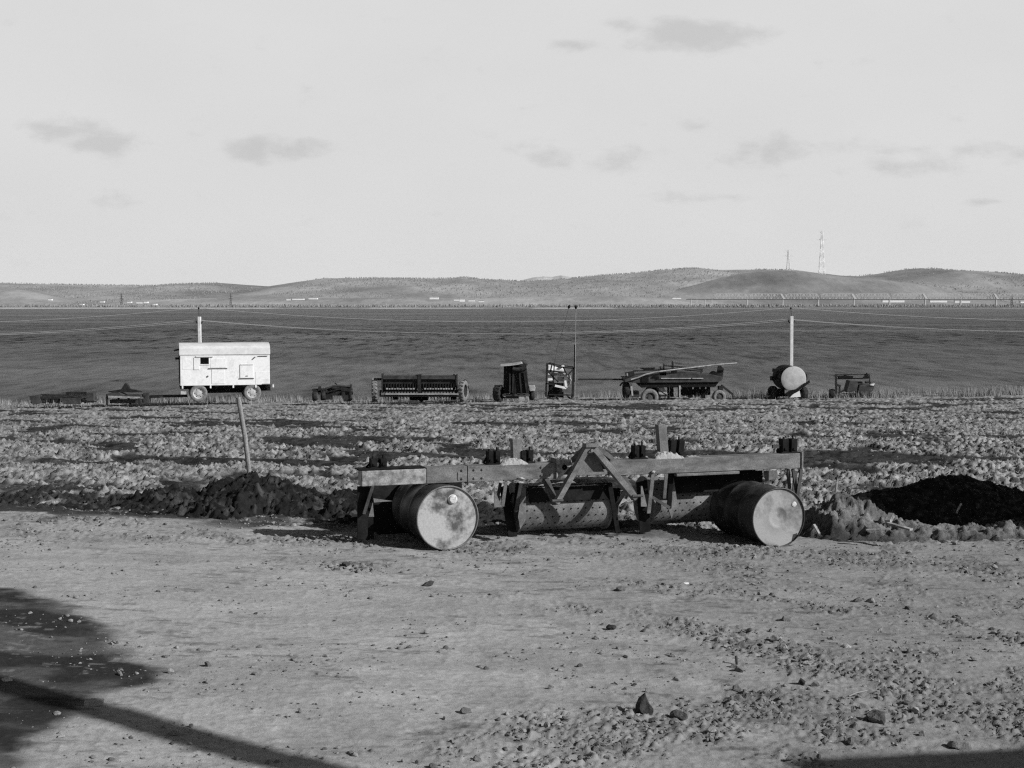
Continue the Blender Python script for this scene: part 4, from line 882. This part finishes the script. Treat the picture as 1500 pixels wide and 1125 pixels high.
for (nm, k, dx, sg) in (('upper', 1, Vector((0, 0, .06)), .95), ('front lower', 0, Vector((-.2, 0, -.2)), .95), ('rear lower', 0, Vector((.2, .05, -.27)), .95)):
    a = pA[k] + dx; b = pB[k] + dx
    wire('%s wire spanning between the two pale poles' % nm, a, b, sg)
    wire('%s wire running off left from the hut pole' % nm, a - Vector((40, 0, .15)), a, 1.0)
    wire('%s wire running off right from the tank pole' % nm, b, b + Vector((42, 0, .1)), .95)

# ------------------------------------------------------------------ dry grass along the edge above the water
def blades(name, label, n, yr, xr, hgt, dens):
    x = RNG.uniform(*xr, n); y = RNG.uniform(*yr, n); k = RNG.uniform(0, 1, n) < dens(x, y); x, y = x[k], y[k]; n = len(x)
    z = terrain(x, y)[0] - .03; h = hgt * RNG.uniform(.3, 1.15, n) * (.35 + 1.1 * fbm(x * .5, y * .5, 3, 403)); a = RNG.uniform(0, 3.14, n); w = RNG.uniform(.008, .02, n); lx = RNG.normal(0, .22, n) * h - .1 * h; ly = RNG.normal(0, .15, n) * h
    V = np.empty((n, 3, 3)); V[:, 0] = np.stack([x - w * np.cos(a), y - w * np.sin(a), z], 1); V[:, 1] = np.stack([x + w * np.cos(a), y + w * np.sin(a), z], 1); V[:, 2] = np.stack([x + lx, y + ly, z + h], 1)
    return tag(mesh_np(name, V.reshape(-1, 3), np.arange(n * 3).reshape(-1, 3), MT['dry'], smooth=False), label, 'grass', kind='stuff')
blades('dry_grass', 'dry pale grass along the edge of the field', 150000, (78.5, 90), (-42, 42), .5, lambda x, y: (.05 + .9 * ss(.5, .62, fbm(x * .35, y * .35, 3, 401))) * (.22 + .78 * ss(6, 24, x)))

# ------------------------------------------------------------------ lake, far shore, hills
def water_mat():
    m, nt, p = nodes('lake_water'); Lk = nt.links.new
    tc = N(nt, 'ShaderNodeTexCoord'); hs = []
    for sx, sy, sc, amp in ((.55, 1.5, .8, 1.0), (1.0, 2.2, 2.6, .35), (.15, .5, .25, 1.4)):
        mp = N(nt, 'ShaderNodeMapping'); mp.inputs['Scale'].default_value = (sx, sy, 1); Lk(tc.outputs['Object'], mp.inputs['Vector'])
        n = N(nt, 'ShaderNodeTexNoise'); n.inputs['Scale'].default_value = sc; n.inputs['Detail'].default_value = 5; n.inputs['Roughness'].default_value = .6; Lk(mp.outputs['Vector'], n.inputs['Vector'])
        q = N(nt, 'ShaderNodeMath', operation='MULTIPLY'); q.inputs[1].default_value = amp; Lk(n.outputs['Fac'], q.inputs[0]); hs.append(q)
    a = N(nt, 'ShaderNodeMath', operation='ADD'); Lk(hs[0].outputs[0], a.inputs[0]); Lk(hs[1].outputs[0], a.inputs[1])
    b = N(nt, 'ShaderNodeMath', operation='ADD'); Lk(a.outputs[0], b.inputs[0]); Lk(hs[2].outputs[0], b.inputs[1])
    bp = N(nt, 'ShaderNodeBump'); bp.inputs['Strength'].default_value = 1; bp.inputs['Distance'].default_value = .55; Lk(b.outputs[0], bp.inputs['Height']); Lk(bp.outputs['Normal'], p.inputs['Normal'])
    # wind lanes: smoother and rougher water in long streaks
    mp = N(nt, 'ShaderNodeMapping'); mp.inputs['Scale'].default_value = (.0035, .012, 1); Lk(tc.outputs['Object'], mp.inputs['Vector'])
    n = N(nt, 'ShaderNodeTexNoise'); n.inputs['Scale'].default_value = 1; n.inputs['Detail'].default_value = 4; Lk(mp.outputs['Vector'], n.inputs['Vector'])
    r = ramp(nt, n.outputs['Fac'], [(.35, .32), (.65, .55)]); Lk(r.outputs['Color'], p.inputs['Roughness'])
    acc = None
    for sx, sy, wgt in ((.55, .11, .8), (.22, .045, .9), (.05, .010, .28), (.008, .003, .2)):
        mp = N(nt, 'ShaderNodeMapping'); mp.inputs['Scale'].default_value = (sx, sy, 1); Lk(tc.outputs['Object'], mp.inputs['Vector'])
        q = N(nt, 'ShaderNodeTexNoise'); q.inputs['Scale'].default_value = 1; q.inputs['Detail'].default_value = 2; q.inputs['Roughness'].default_value = .6; Lk(mp.outputs['Vector'], q.inputs['Vector'])
        k = N(nt, 'ShaderNodeMath', operation='MULTIPLY_ADD'); k.inputs[1].default_value = wgt; k.inputs[2].default_value = -.5 * wgt; Lk(q.outputs['Fac'], k.inputs[0])
        if acc is None: acc = k
        else:
            z = N(nt, 'ShaderNodeMath', operation='ADD'); Lk(acc.outputs[0], z.inputs[0]); Lk(k.outputs[0], z.inputs[1]); acc = z
    sr = N(nt, 'ShaderNodeMapRange'); sr.inputs['From Min'].default_value = -.24; sr.inputs['From Max'].default_value = .24; sr.inputs['To Min'].default_value = .0; sr.inputs['To Max'].default_value = .66
    sy_ = N(nt, 'ShaderNodeSeparateXYZ'); Lk(tc.outputs['Object'], sy_.inputs[0])          # gust lanes lying across the lake at set distances
    lg = N(nt, 'ShaderNodeMath', operation='LOGARITHM'); lg.inputs[1].default_value = 10; Lk(sy_.outputs[1], lg.inputs[0])
    lane = N(nt, 'ShaderNodeMapRange'); lane.inputs['From Min'].default_value = 2.1; lane.inputs['From Max'].default_value = 3.7; Lk(lg.outputs[0], lane.inputs['Value'])
    lr = ramp(nt, lane.outputs[0], [(.06, .56), (.19, .60), (.262, .54), (.31, .40), (.38, .43), (.52, .50), (.70, .53), (1, .58)])
    la = N(nt, 'ShaderNodeMath', operation='ADD'); Lk(acc.outputs[0], la.inputs[0]); ls = N(nt, 'ShaderNodeMath', operation='SUBTRACT'); ls.inputs[1].default_value = .5; Lk(lr.outputs['Color'], ls.inputs[0]); Lk(ls.outputs[0], la.inputs[1]); acc = la
    Lk(acc.outputs[0], sr.inputs['Value']); Lk(sr.outputs[0], p.inputs['Specular IOR Level'])
    cr_ = N(nt, 'ShaderNodeMapRange'); cr_.inputs['From Min'].default_value = -.22; cr_.inputs['From Max'].default_value = .22; cr_.inputs['To Min'].default_value = .016; cr_.inputs['To Max'].default_value = .088  # wave sheen and missing sky reflection painted into the base colour
    Lk(acc.outputs[0], cr_.inputs['Value']); Lk(cr_.outputs[0], p.inputs['Base Color']); p.inputs['IOR'].default_value = 1.33
    return m
SHORE = 4270.0; WZ = -8.0
m = MB(); nx = 40
m.add([(-9000, 100, WZ), (9000, 100, WZ), (9000, SHORE + 40, WZ), (-9000, SHORE + 40, WZ)], [(0, 1, 2, 3)]); tag(m.build('lake', water_mat()), kind='structure')
def hill_mat():
    m, nt, p = nodes('far_hillside'); Lk = nt.links.new; at_ = N(nt, 'ShaderNodeAttribute'); at_.attribute_name = 'alb'; tc = N(nt, 'ShaderNodeTexCoord')
    mp = N(nt, 'ShaderNodeMapping'); mp.inputs['Scale'].default_value = (.05, .012, .02); Lk(tc.outputs['Object'], mp.inputs['Vector'])
    n = N(nt, 'ShaderNodeTexNoise'); n.inputs['Scale'].default_value = 1; n.inputs['Detail'].default_value = 8; n.inputs['Roughness'].default_value = .75; Lk(mp.outputs['Vector'], n.inputs['Vector'])
    r = ramp(nt, n.outputs['Fac'], [(.3, .75), (.7, 1.25)]); mx = N(nt, 'ShaderNodeMix', data_type='RGBA', blend_type='MULTIPLY'); mx.inputs[0].default_value = 1
    Lk(at_.outputs['Fac'], mx.inputs[6]); Lk(r.outputs['Color'], mx.inputs[7]); Lk(mx.outputs[2], p.inputs['Base Color']); p.inputs['Roughness'].default_value = 1; p.inputs['Specular IOR Level'].default_value = .05
    return m
HM = hill_mat()
def hz(py, Y): return CAMZ + (HOR - py) * Y / F
HEIGHTS = []
def ridge_h(ridge, Y0, Yr, Y1, base, noise, seed):
    pxs = np.array([q[0] for q in ridge], float); pys = np.array([q[1] for q in ridge], float)
    def h(X, Y):
        px = 750 + F * X / Yr; top = hz(np.interp(px, pxs, pys), Yr)
        t = np.where(Y < Yr, ss(Y0, Yr, Y), 1 - ss(Yr, Y1, Y))
        return base + (top - base) * t * (1 + noise * (fbm(X / 420, Y / 420, 4, seed) - .5) * 4 * t * (1 - t)) + 3 * (fbm(X / 60, Y / 60, 3, seed + 1) - .5) * t
    return h
def hill(name, ridge, Y0, Yr, Y1, base, alb, seed, noise=.5, nx=420, ny=60):
    h = ridge_h(ridge, Y0, Yr, Y1, base, noise, seed); HEIGHTS.append(h)
    xa = (ridge[0][0] - 750) / F * Yr; xb = (ridge[-1][0] - 750) / F * Yr
    xs = np.linspace(xa, xb, nx); ys = np.concatenate([np.linspace(Y0, Yr, ny), np.linspace(Yr, Y1, 14)[1:]]); Y, X = np.meshgrid(ys, xs, indexing='ij'); X = X.ravel(); Y = Y.ravel()
    n2 = len(ys); i = np.arange(n2 - 1)[:, None] * nx + np.arange(nx - 1)[None, :]; f = np.stack([i, i + 1, i + 1 + nx, i + nx], -1).reshape(-1, 4)
    px_ = 750 + F * X / Y; al = (alb(px_) if callable(alb) else alb) * (.22 + 1.56 * fbm(X / 300, Y / 420, 5, seed + 5, .6)); Z = h(X, Y)
    return tag(mesh_np(name, np.stack([X, Y, Z], 1), f, HM, attrs={'alb': al}), kind='structure')
R1 = [(-500, 418), (-200, 420), (0, 415), (60, 416.5), (150, 418), (240, 419.5), (300, 416), (330, 415), (370, 418), (405, 420), (440, 414), (480, 408), (560, 408), (640, 409), (670, 408), (683, 406.5), (700, 409), (770, 412.5), (830, 409), (870, 404.5), (920, 401), (960, 397), (1005, 393.5), (1040, 396), (1100, 395.5), (1150, 396), (1200, 404), (1245, 406), (1275, 403), (1300, 399), (1330, 394), (1350, 395.5), (1400, 399), (1450, 401), (1500, 402.5), (1700, 398), (2000, 410)]
hill('hills', R1, 4700, 7000, 9500, -5, .225, 501)
hill('near_hills', [(860, 447), (930, 436), (990, 425), (1040, 411), (1080, 401.5), (1110, 398), (1150, 396.5), (1180, 400), (1215, 404.5), (1260, 408), (1310, 413), (1360, 422), (1420, 436), (1450, 447)], 4650, 5700, 6800, -7, lambda p: .225 - .075 * ss(1090, 1135, p), 521, .4, 260, 40)
hill('low_hills', [(-400, 425), (-150, 415), (0, 419), (40, 425), (80, 434), (130, 447)], 4600, 5300, 6000, -7, .21, 541, .3, 160, 30)
hill('low_hills', [(130, 447), (200, 440), (330, 436), (450, 438), (560, 436), (700, 437), (860, 433), (960, 436), (1010, 441), (1060, 447)], 4500, 5000, 5600, -7, .24, 561, .5, 260, 30)
m = MB()
mt = [(750, 414), (770, 409), (785, 406), (797, 405), (808, 406), (822, 403.5), (838, 406), (850, 410), (875, 415)]
hill('snowy_mountain', [(730, 418)] + mt + [(900, 420)], 8200, 9300, 10000, 40, .42, 581, .3, 120, 20)
# shore plain, then the pale beach along the water
def shore_z(X, Y): return -7.2 + 2.2 * ss(SHORE, SHORE + 300, Y) + .6 * fbm(X / 80, Y / 80, 3, 601)
xs = np.linspace(-2600, 2600, 521); ys = np.concatenate([np.linspace(SHORE - 4, SHORE + 60, 9), np.linspace(SHORE + 60, 5200, 22)[1:]]); Y, X = np.meshgrid(ys, xs, indexing='ij'); X = X.ravel(); Y = Y.ravel()
i = np.arange(len(ys) - 1)[:, None] * 521 + np.arange(520)[None, :]; f = np.stack([i, i + 1, i + 522, i + 521], -1).reshape(-1, 4)
px = 750 + F * X / SHORE; sand = np.interp(px, [-400, 0, 390, 410, 535, 545, 700, 715, 775, 785, 895, 905, 2000], [.8, 1, .9, .4, .3, .9, .7, .1, .1, .9, .9, .15, .2])
Z = shore_z(X, Y) - 2.2 * ss(SHORE + 12, SHORE - 4, Y) + 1.6 * ss(SHORE + 4, SHORE + 30, Y) * sand
al = .15 * (.7 + .6 * fbm(X / 60, Y / 60, 3, 603)); sd = sand * ss(SHORE + 62, SHORE + 40, Y); al = al * (1 - sd) + .40 * sd
tag(mesh_np('far_shore', np.stack([X, Y, Z], 1), f, HM, attrs={'alb': al}), kind='structure')

# woods on the far side, one mass
def woods(name, label, X, Y, Z, H, alb=.16):
    n = len(X); w = H * RNG.uniform(.16, .34, n); V = np.empty((n, 9, 3))
    for k in range(4):
        a = k * math.pi / 2 + RNG.uniform(0, 1, n)
        V[:, k] = np.stack([X + w * np.cos(a), Y + w * np.sin(a), Z + H * RNG.uniform(.2, .35, n)], 1); V[:, 4 + k] = np.stack([X + w * .7 * np.cos(a + .6), Y + w * .7 * np.sin(a + .6), Z + H * RNG.uniform(.55, .8, n)], 1)
    V[:, 8] = np.stack([X, Y, Z + H], 1)
    q = []
    for k in range(4): j = (k + 1) % 4; q += [(k, j, 4 + k), (j, 4 + j, 4 + k), (4 + k, 4 + j, 8)]
    f = (np.array(q)[None] + (np.arange(n) * 9)[:, None, None]).reshape(-1, 3)
    return tag(mesh_np(name, V.reshape(-1, 3), f, HM, smooth=False, attrs={'alb': np.repeat(.0 + alb * RNG.uniform(.75, 1.3, n), 9)}), label, 'woods', kind='stuff')
n = 9000; Y = RNG.uniform(SHORE + 70, 4800, n); X = RNG.uniform(-.42, .42, n) * Y; k = fbm(X / 160, Y / 90, 3, 611) > .42; X, Y = X[k], Y[k]
woods('far_woods', 'hazy leafless woods along the far shore', X, Y, shore_z(X, Y) - .5, RNG.uniform(4, 13, len(X)))
h1 = HEIGHTS[0]; n = 22000; Y = RNG.uniform(5000, 7050, n); X = RNG.uniform(-.42, .42, n) * Y; k = fbm(X / 260, Y / 420, 4, 506) > .43; X, Y = X[k], Y[k]
woods('hillside_woods', 'bare woods covering the distant hills', X, Y, h1(X, Y) - 1, RNG.uniform(4, 9, len(X)), .18)

# far buildings: each a thing
def house(label, px, py, wpx, hpx, Y, roof=.35, grp='buildings across the water', mat='house'):
    c = at(px, py, Y); k = Y / F; w = wpx * k; h = hpx * k; d = min(w, 14); root = thing('house', label, 'building', (c.x, Y, c.z), grp)
    m = MB(); m.box((c.x, Y, c.z + h * (1 - roof) / 2), w, d, h * (1 - roof)); m.build('wall', MT[mat], root)
    m = MB(); a = Vector((c.x - w / 2 - .4, Y - d / 2 - .5, c.z + h * (1 - roof) + .02)); m.prism([a, a + Vector((0, d + 1, 0)), a + Vector((0, d / 2 + .5, h * roof))], (w + .8, 0, 0)); m.build('roof', MT['houser'] if mat != 'shine' else MT['house'], root)
HS = [(423, 440, 6, 3, 'small white house left of the long white block, far shore'), (437, 439.5, 17, 3.2, 'long white block on the far shore above the seed drill'), (459, 438.5, 13, 3, 'white barn right of the long white block, far shore'),
      (636, 438.5, 13, 4.5, 'white hall alone on the far slope, middle of shore'), (669, 440.5, 8, 3, 'small pale house, left end of the middle hamlet'), (677, 442, 7, 5.5, 'tall white house in the middle hamlet'), (691, 441.5, 9, 3, 'low pale house right of the tall white house'), (705, 442.5, 8, 2.5, 'pale cottage, right end of the middle hamlet'),
      (74, 440, 5, 3, 'tiny pale house on the far slope, leftmost'), (120, 447, 6, 2.6, 'tiny house at the water, far left shore'), (205, 444.5, 9, 3, 'pale shed among far trees, left of hut pole'), (214, 444, 6, 3.4, 'white cottage among far trees, left of hut pole'), (227, 447, 6, 3, 'white hut by the water, left of hut pole'), (190, 443.5, 6, 2.5, 'grey cottage among far trees right of small pylon'), (150, 443, 6, 2.5, 'grey cottage among far trees left of small pylon'),
      (991, 438, 13, 3, 'white house at the near end of the bridge'), (1374, 443, 25, 4.5, 'long bright white warehouse under the bridge'), (1409, 443.5, 22, 4, 'bright white warehouse right of the long one'), (1308, 443, 32, 5, 'long pale arcaded building under the bridge'), (1497, 444, 6, 4, 'white building cut by the right edge')]
for px, py, w, h, lab in HS: house(lab, px, py, w, h, 4560)

# lattice pylons
def pylon(label, px, pyt, pyb, Y, arms, wide, stripes=0, th=.9, mat='pylon'):
    b = at(px, pyb, Y); t = at(px, pyt, Y); H = t.z - b.z; root = thing('power_pylon', label, 'pylon', (b.x, Y, b.z), 'pylons across the water')
    nseg = 10 if H > 60 else 6
    def lv(q): return wide * (1 - .82 * q ** .7) / 2
    parts = {}
    for i in range(nseg):
        q0, q1 = i / nseg, (i + 1) / nseg; w0, w1 = lv(q0), lv(q1); z0, z1 = b.z + H * q0, b.z + H * q1; mi = (i % 2) if stripes else 0; m = parts.setdefault(i if stripes else 0, MB())
        C0 = [Vector((b.x + sx * w0, Y + sy * w0, z0)) for sx, sy in ((-1, -1), (1, -1), (1, 1), (-1, 1))]; C1 = [Vector((b.x + sx * w1, Y + sy * w1, z1)) for sx, sy in ((-1, -1), (1, -1), (1, 1), (-1, 1))]
        for k in range(4):
            m.bar(C0[k], C1[k], th, th); m.bar(C0[k], C1[(k + 1) % 4], th * .6, th * .6); m.bar(C0[(k + 1) % 4], C1[k], th * .6, th * .6); m.bar(C1[k], C1[(k + 1) % 4], th * .6, th * .6)
    for mi, m in parts.items(): m.build('lattice_band' if stripes else 'lattice', MT['pylon_w' if stripes and mi % 2 else mat], root)
    for pyz, half in arms:
        z = hz(pyz, Y); hw = half * Y / F; m = MB()
        for sg in (-1, 1):
            m.bar((b.x, Y - .8, z + hw * .28), (b.x + sg * hw, Y, z), th, th); m.bar((b.x, Y + .8, z), (b.x + sg * hw, Y, z), th, th); m.bar((b.x + sg * hw * .5, Y, z), (b.x + sg * hw * .5, Y, z + hw * .14), th, th)
        m.build('crossarm', MT[mat], root)
    if stripes or H > 60:
        m = MB(); hw = 5 * Y / F
        for sg in (-1, 1): m.bar((b.x, Y, t.z - 12), (b.x + sg * hw, Y, t.z), th, th)
        m.bar((b.x - hw, Y, t.z - 1), (b.x + hw, Y, t.z - 1), th * .8, th * .8); m.build('top_fork', MT[mat], root)
pylon('very tall striped pylon rising above the right hills', 1203.5, 338, 405, 5750, [(352, 7.5)], 26, 1, 1.15)
pylon('shorter grey pylon on the hill left of the striped pylon', 1154.5, 366, 397, 5700, [(375.5, 7.5)], 15, 0, 1.1)
for px, lab in ((178, 'small dark pylon on the far left shore'), (338, 'small dark pylon on the far shore right of the hut pole'), (1482, 'small pylon at the far right shore')):
    pylon(lab, px, 430, 447.5, 4500, [(434, 3.5), (438, 4)], 7, 0, .55, 'mach2')

# railway bridge on the far side
def bridge():
    Y = 4450; k = Y / F; X = lambda px: (px - 750) / F * Y; Z = lambda py: hz(py, Y)
    root = thing('railway_bridge', 'long pale truss railway bridge on white piers across the water', 'bridge', (X(1250), Y, Z(447)))
    m = MB(); m.box(((X(1005) + X(1560)) / 2, Y, Z(438.6)), X(1560) - X(1005), 9, 2.2); m.build('deck', MT['mach2'], root)
    px0 = 1045.0; n = 0
    for s in range(10):
        a, b = px0 + 52 * s, px0 + 52 * (s + 1) - 1.5; mt = MB(); zt = 430.5; nb = 11
        for d in (-4, 4):
            mt.bar((X(a + 4), Y + d, Z(zt)), (X(b - 4), Y + d, Z(zt)), 1.0, 1.2)
            for j in range(nb + 1):
                x = a + (b - a) * j / nb; xx = min(max(x, a + 3.5), b - 3.5); mt.bar((X(x), Y + d, Z(438)), (X(xx), Y + d, Z(zt)), .8, .8)
                if j < nb: mt.bar((X(x), Y + d, Z(438 if j % 2 else zt)), (X(a + (b - a) * (j + 1) / nb), Y + d, Z(zt if j % 2 else 438)), .7, .7)
        mt.build('truss_span', MT['steel'], root)
        if s % 2 == 1:
            m = MB(); m.prism([(X(b - 6), Y - 5, Z(430.3)), (X(b - 3), Y - 5, Z(430.3)), (X(b + 2), Y - 5, Z(438)), (X(b - 1.5), Y - 5, Z(438))], (0, 10, 0)); m.build('portal_frame', MT['steel_w'], root)
    for px in [1012, 1020, 1032, 1042] + [1042 + 52 * s for s in range(1, 10)]:
        m = MB(); m.prism([(X(px - .6), Y - 5, Z(438.9)), (X(px + .6), Y - 5, Z(438.9)), (X(px + .9), Y - 5, Z(447.5)), (X(px - .9), Y - 5, Z(447.5))], (0, 10, 0)); m.build('pier', MT['steel_w'], root)
bridge()

# ------------------------------------------------------------------ off-frame things whose shadows reach the picture
EL, AZ = D2R(30), D2R(25)
SUN = Vector((math.cos(AZ) * math.cos(EL), -math.sin(AZ) * math.cos(EL), math.sin(EL)))
def lift(p, h): return Vector((p[0], p[1], 0)) + SUN * (h / SUN.z)
g1 = Vector((*G(0, 1024), 0)); g2 = Vector((*G(455, 1130), 0)); dr = (g2 - g1).normalized(); a = lift(g1 - dr * 1.6, 5.0); b = lift(g2 + dr * 8, 5.0)
root = thing('shadow_pipe', 'unseen thick pipe on a tall post, added to shadow the yard corner', 'pipe', (b.x, b.y, 0))  # put in off-frame only to cast the dark band across the yard
m = MB(); m.tube(a, b, .125, 20); m.build('pipe', MT['mach2'], root)
for q in (a.lerp(b, .97),): m = MB(); m.tube((q.x, q.y, -.2), (q.x, q.y, q.z - .14), .09, 10); m.build('post', MT['mach2'], root)
def shed(label, x0, x1, y0, y1, h, roofh, grp=None):
    root = thing('shed', label, 'shed', ((x0 + x1) / 2, (y0 + y1) / 2, 0)); m = MB(); m.obox((x0, y0, -.2), (x1 - x0, 0, 0), (0, y1 - y0, 0), (0, 0, h + .2)); m.build('wall', MT['shed'], root)
    m = MB(); a = Vector((x0 - .15, y0 - .1, h + .003)); m.prism([a, a + Vector((x1 - x0 + .3, 0, 0)), a + Vector(((x1 - x0 + .3) / 2, 0, roofh))], (0, y1 - y0 + .2, 0)); m.build('roof', MT['houser'], root)
    m = MB(); m.obox((x0 - .02, (y0 + y1) / 2 - .45, 0), (.022, 0, 0), (0, .9, 0), (0, 0, 2)); m.build('door', MT['wood'], root)
def turned_shed():
    p = lift(G(1185, 1099), 4.0); q = lift(G(1500, 1077), 4.0); d = Vector((q.x - p.x, q.y - p.y, 0)).normalized(); n = Vector((d.y, -d.x, 0)); c = Vector((p.x, p.y, 0))
    root = thing('shed', 'grey shed right of the camera shading the picture corner', 'shed', c + d * 3 + n * 2.5)
    m = MB(); m.obox(c + n * .1 - EZ * .2 + d * .1, d * 6, n * 5, EZ * 4.1); m.build('wall', MT['shed'], root)
    m = MB(); m.prism([c + EZ * 3.903, c + n * 5.2 + EZ * 3.903, c + n * 5.2 + EZ * 4.0, c + n * 2.6 + EZ * 4.35, c + EZ * 4.0], d * 6.2); m.build('roof', MT['houser'], root)
    m = MB(); m.obox(c + d * 2 + n * .08, d * .9, n * .025, EZ * 2); m.build('door', MT['wood'], root)
turned_shed()
shed('tall narrow unseen shed, added to shade the black mound', 9.4, 12, 12.9, 15.5, 3.3, .5)  # out of view, added to throw shade on the mound

# ------------------------------------------------------------------ air
def haze():
    m = bpy.data.materials.new('far_haze'); m.use_nodes = True; nt = m.node_tree; nt.nodes.clear(); o = nt.nodes.new('ShaderNodeOutputMaterial'); v = nt.nodes.new('ShaderNodeVolumePrincipled')
    v.inputs['Color'].default_value = g(.95); v.inputs['Density'].default_value = 1.6e-5; v.inputs['Anisotropy'].default_value = 0
    nt.links.new(v.outputs['Volume'], o.inputs['Volume'])
    b = MB(); b.obox((-10000, -100, -13), (20000, 0, 0), (0, 10500, 0), (0, 0, 340)); tag(b.build('haze', m), kind='stuff')
HAZE = True
if HAZE: haze()

# ------------------------------------------------------------------ light
sun_d = bpy.data.lights.new('sun', 'SUN'); sun_d.energy = 4.4; sun_d.angle = D2R(.55); sun_d.color = (1, 1, 1)
sun = bpy.data.objects.new('sun', sun_d); COL.objects.link(sun); sun.rotation_euler = (-SUN).to_track_quat('-Z', 'Y').to_euler()
w = bpy.data.worlds.new('World'); scene.world = w; w.use_nodes = True; nt = w.node_tree; K = nt.links.new
bg = nt.nodes['Background']; bg.inputs['Strength'].default_value = .12
sky = N(nt, 'ShaderNodeTexSky'); sky.sky_type = 'NISHITA'; sky.sun_disc = False; sky.sun_elevation = EL; sky.sun_rotation = D2R(115); sky.air_density = 1.0; sky.dust_density = .5; sky.ozone_density = 1
bw = N(nt, 'ShaderNodeRGBToBW'); K(sky.outputs['Color'], bw.inputs['Color'])
def MA(op, a, b=None, c=None, clamp=False):
    n = N(nt, 'ShaderNodeMath', operation=op, use_clamp=clamp)
    for i, v in enumerate((a, b, c)):
        if v is None: continue
        if isinstance(v, (int, float)): n.inputs[i].default_value = v
        else: K(v, n.inputs[i])
    return n.outputs[0]
tc = N(nt, 'ShaderNodeTexCoord'); sep = N(nt, 'ShaderNodeSeparateXYZ'); K(tc.outputs['Generated'], sep.inputs[0]); dx, dy, dz = sep.outputs
yc = MA('MAXIMUM', dy, .05); u = MA('DIVIDE', dx, yc); v = MA('DIVIDE', dz, yc)
comb = N(nt, 'ShaderNodeCombineXYZ'); K(u, comb.inputs[0]); K(MA('MULTIPLY', v, 1.9), comb.inputs[1])
n1 = N(nt, 'ShaderNodeTexNoise'); n1.inputs['Scale'].default_value = 30; n1.inputs['Detail'].default_value = 7; n1.inputs['Roughness'].default_value = .6; K(comb.outputs[0], n1.inputs['Vector'])
CL = [(1015, 56, 95, 27, 0, 1.25), (1075, 55, 50, 14, 0, .8), (925, 45, 40, 12, 0, .6), (840, 71, 42, 11, 0, .7), (95, 193, 75, 18, -.1, .9), (160, 212, 60, 16, -.1, .9), (375, 222, 45, 20, 0, .8), (430, 222, 55, 16, 0, .9), (905, 236, 55, 16, 0, .6), (810, 228, 60, 18, 0, .5), (1130, 222, 85, 18, 0, .7), (1310, 246, 70, 14, 0, .65), (1420, 222, 40, 13, 0, .8), (1330, 222, 50, 12, 0, .5), (1500, 232, 30, 14, 0, .7), (1450, 296, 45, 6, 0, .6), (1020, 188, 30, 7, 0, .4), (1040, 290, 70, 6, 0, .4), (190, 299, 30, 6, 0, .35)]
acc = None
for cx, cy, rx, ry, tl, wt in CL:
    a = MA('MULTIPLY', MA('SUBTRACT', u, (cx - 750) / F), F / rx); b = MA('MULTIPLY', MA('SUBTRACT', v, (HOR - cy) / F), F / ry)
    d = MA('SQRT', MA('ADD', MA('MULTIPLY', a, a), MA('MULTIPLY', b, b))); q = MA('MULTIPLY', MA('SUBTRACT', 1.25, d), wt)
    acc = q if acc is None else MA('MAXIMUM', acc, q)
den = MA('ADD', MA('MAXIMUM', acc, -.35), MA('MULTIPLY', MA('SUBTRACT', n1.outputs['Fac'], .5), 3.2))
mr = N(nt, 'ShaderNodeMapRange', interpolation_type='SMOOTHSTEP'); mr.inputs['From Min'].default_value = -.1; mr.inputs['From Max'].default_value = 1.15; K(den, mr.inputs['Value'])
front = MA('GREATER_THAN', dy, .05)
cl = MA('MULTIPLY', mr.outputs[0], front)
# thin high veil, very faint
n2 = N(nt, 'ShaderNodeTexNoise'); n2.inputs['Scale'].default_value = 7; n2.inputs['Detail'].default_value = 5; K(comb.outputs[0], n2.inputs['Vector'])
veil = MA('MULTIPLY', MA('SUBTRACT', n2.outputs['Fac'], .5), .10)
base = MA('MULTIPLY', MA('POWER', MA('MINIMUM', MA('MULTIPLY', bw.outputs[0], 1.32 / 4.15), 1.0), 5.0), 4.15)
col = MA('MULTIPLY', MA('MULTIPLY', base, MA('SUBTRACT', 1.0, MA('MULTIPLY', cl, .17))), MA('ADD', 1.0, veil))
K(col, bg.inputs['Color'])

scene.view_settings.view_transform = 'Standard'; scene.view_settings.look = 'None'; scene.view_settings.gamma = 1; scene.view_settings.exposure = .5
scene.cycles.use_denoising = False; scene.cycles.pixel_filter_type = 'BLACKMAN_HARRIS'; scene.cycles.filter_width = 1.25
scene.cycles.max_bounces = 6; scene.cycles.volume_bounces = 0; scene.cycles.sample_clamp_indirect = 1.5; scene.cycles.caustics_reflective = False; scene.cycles.caustics_refractive = False
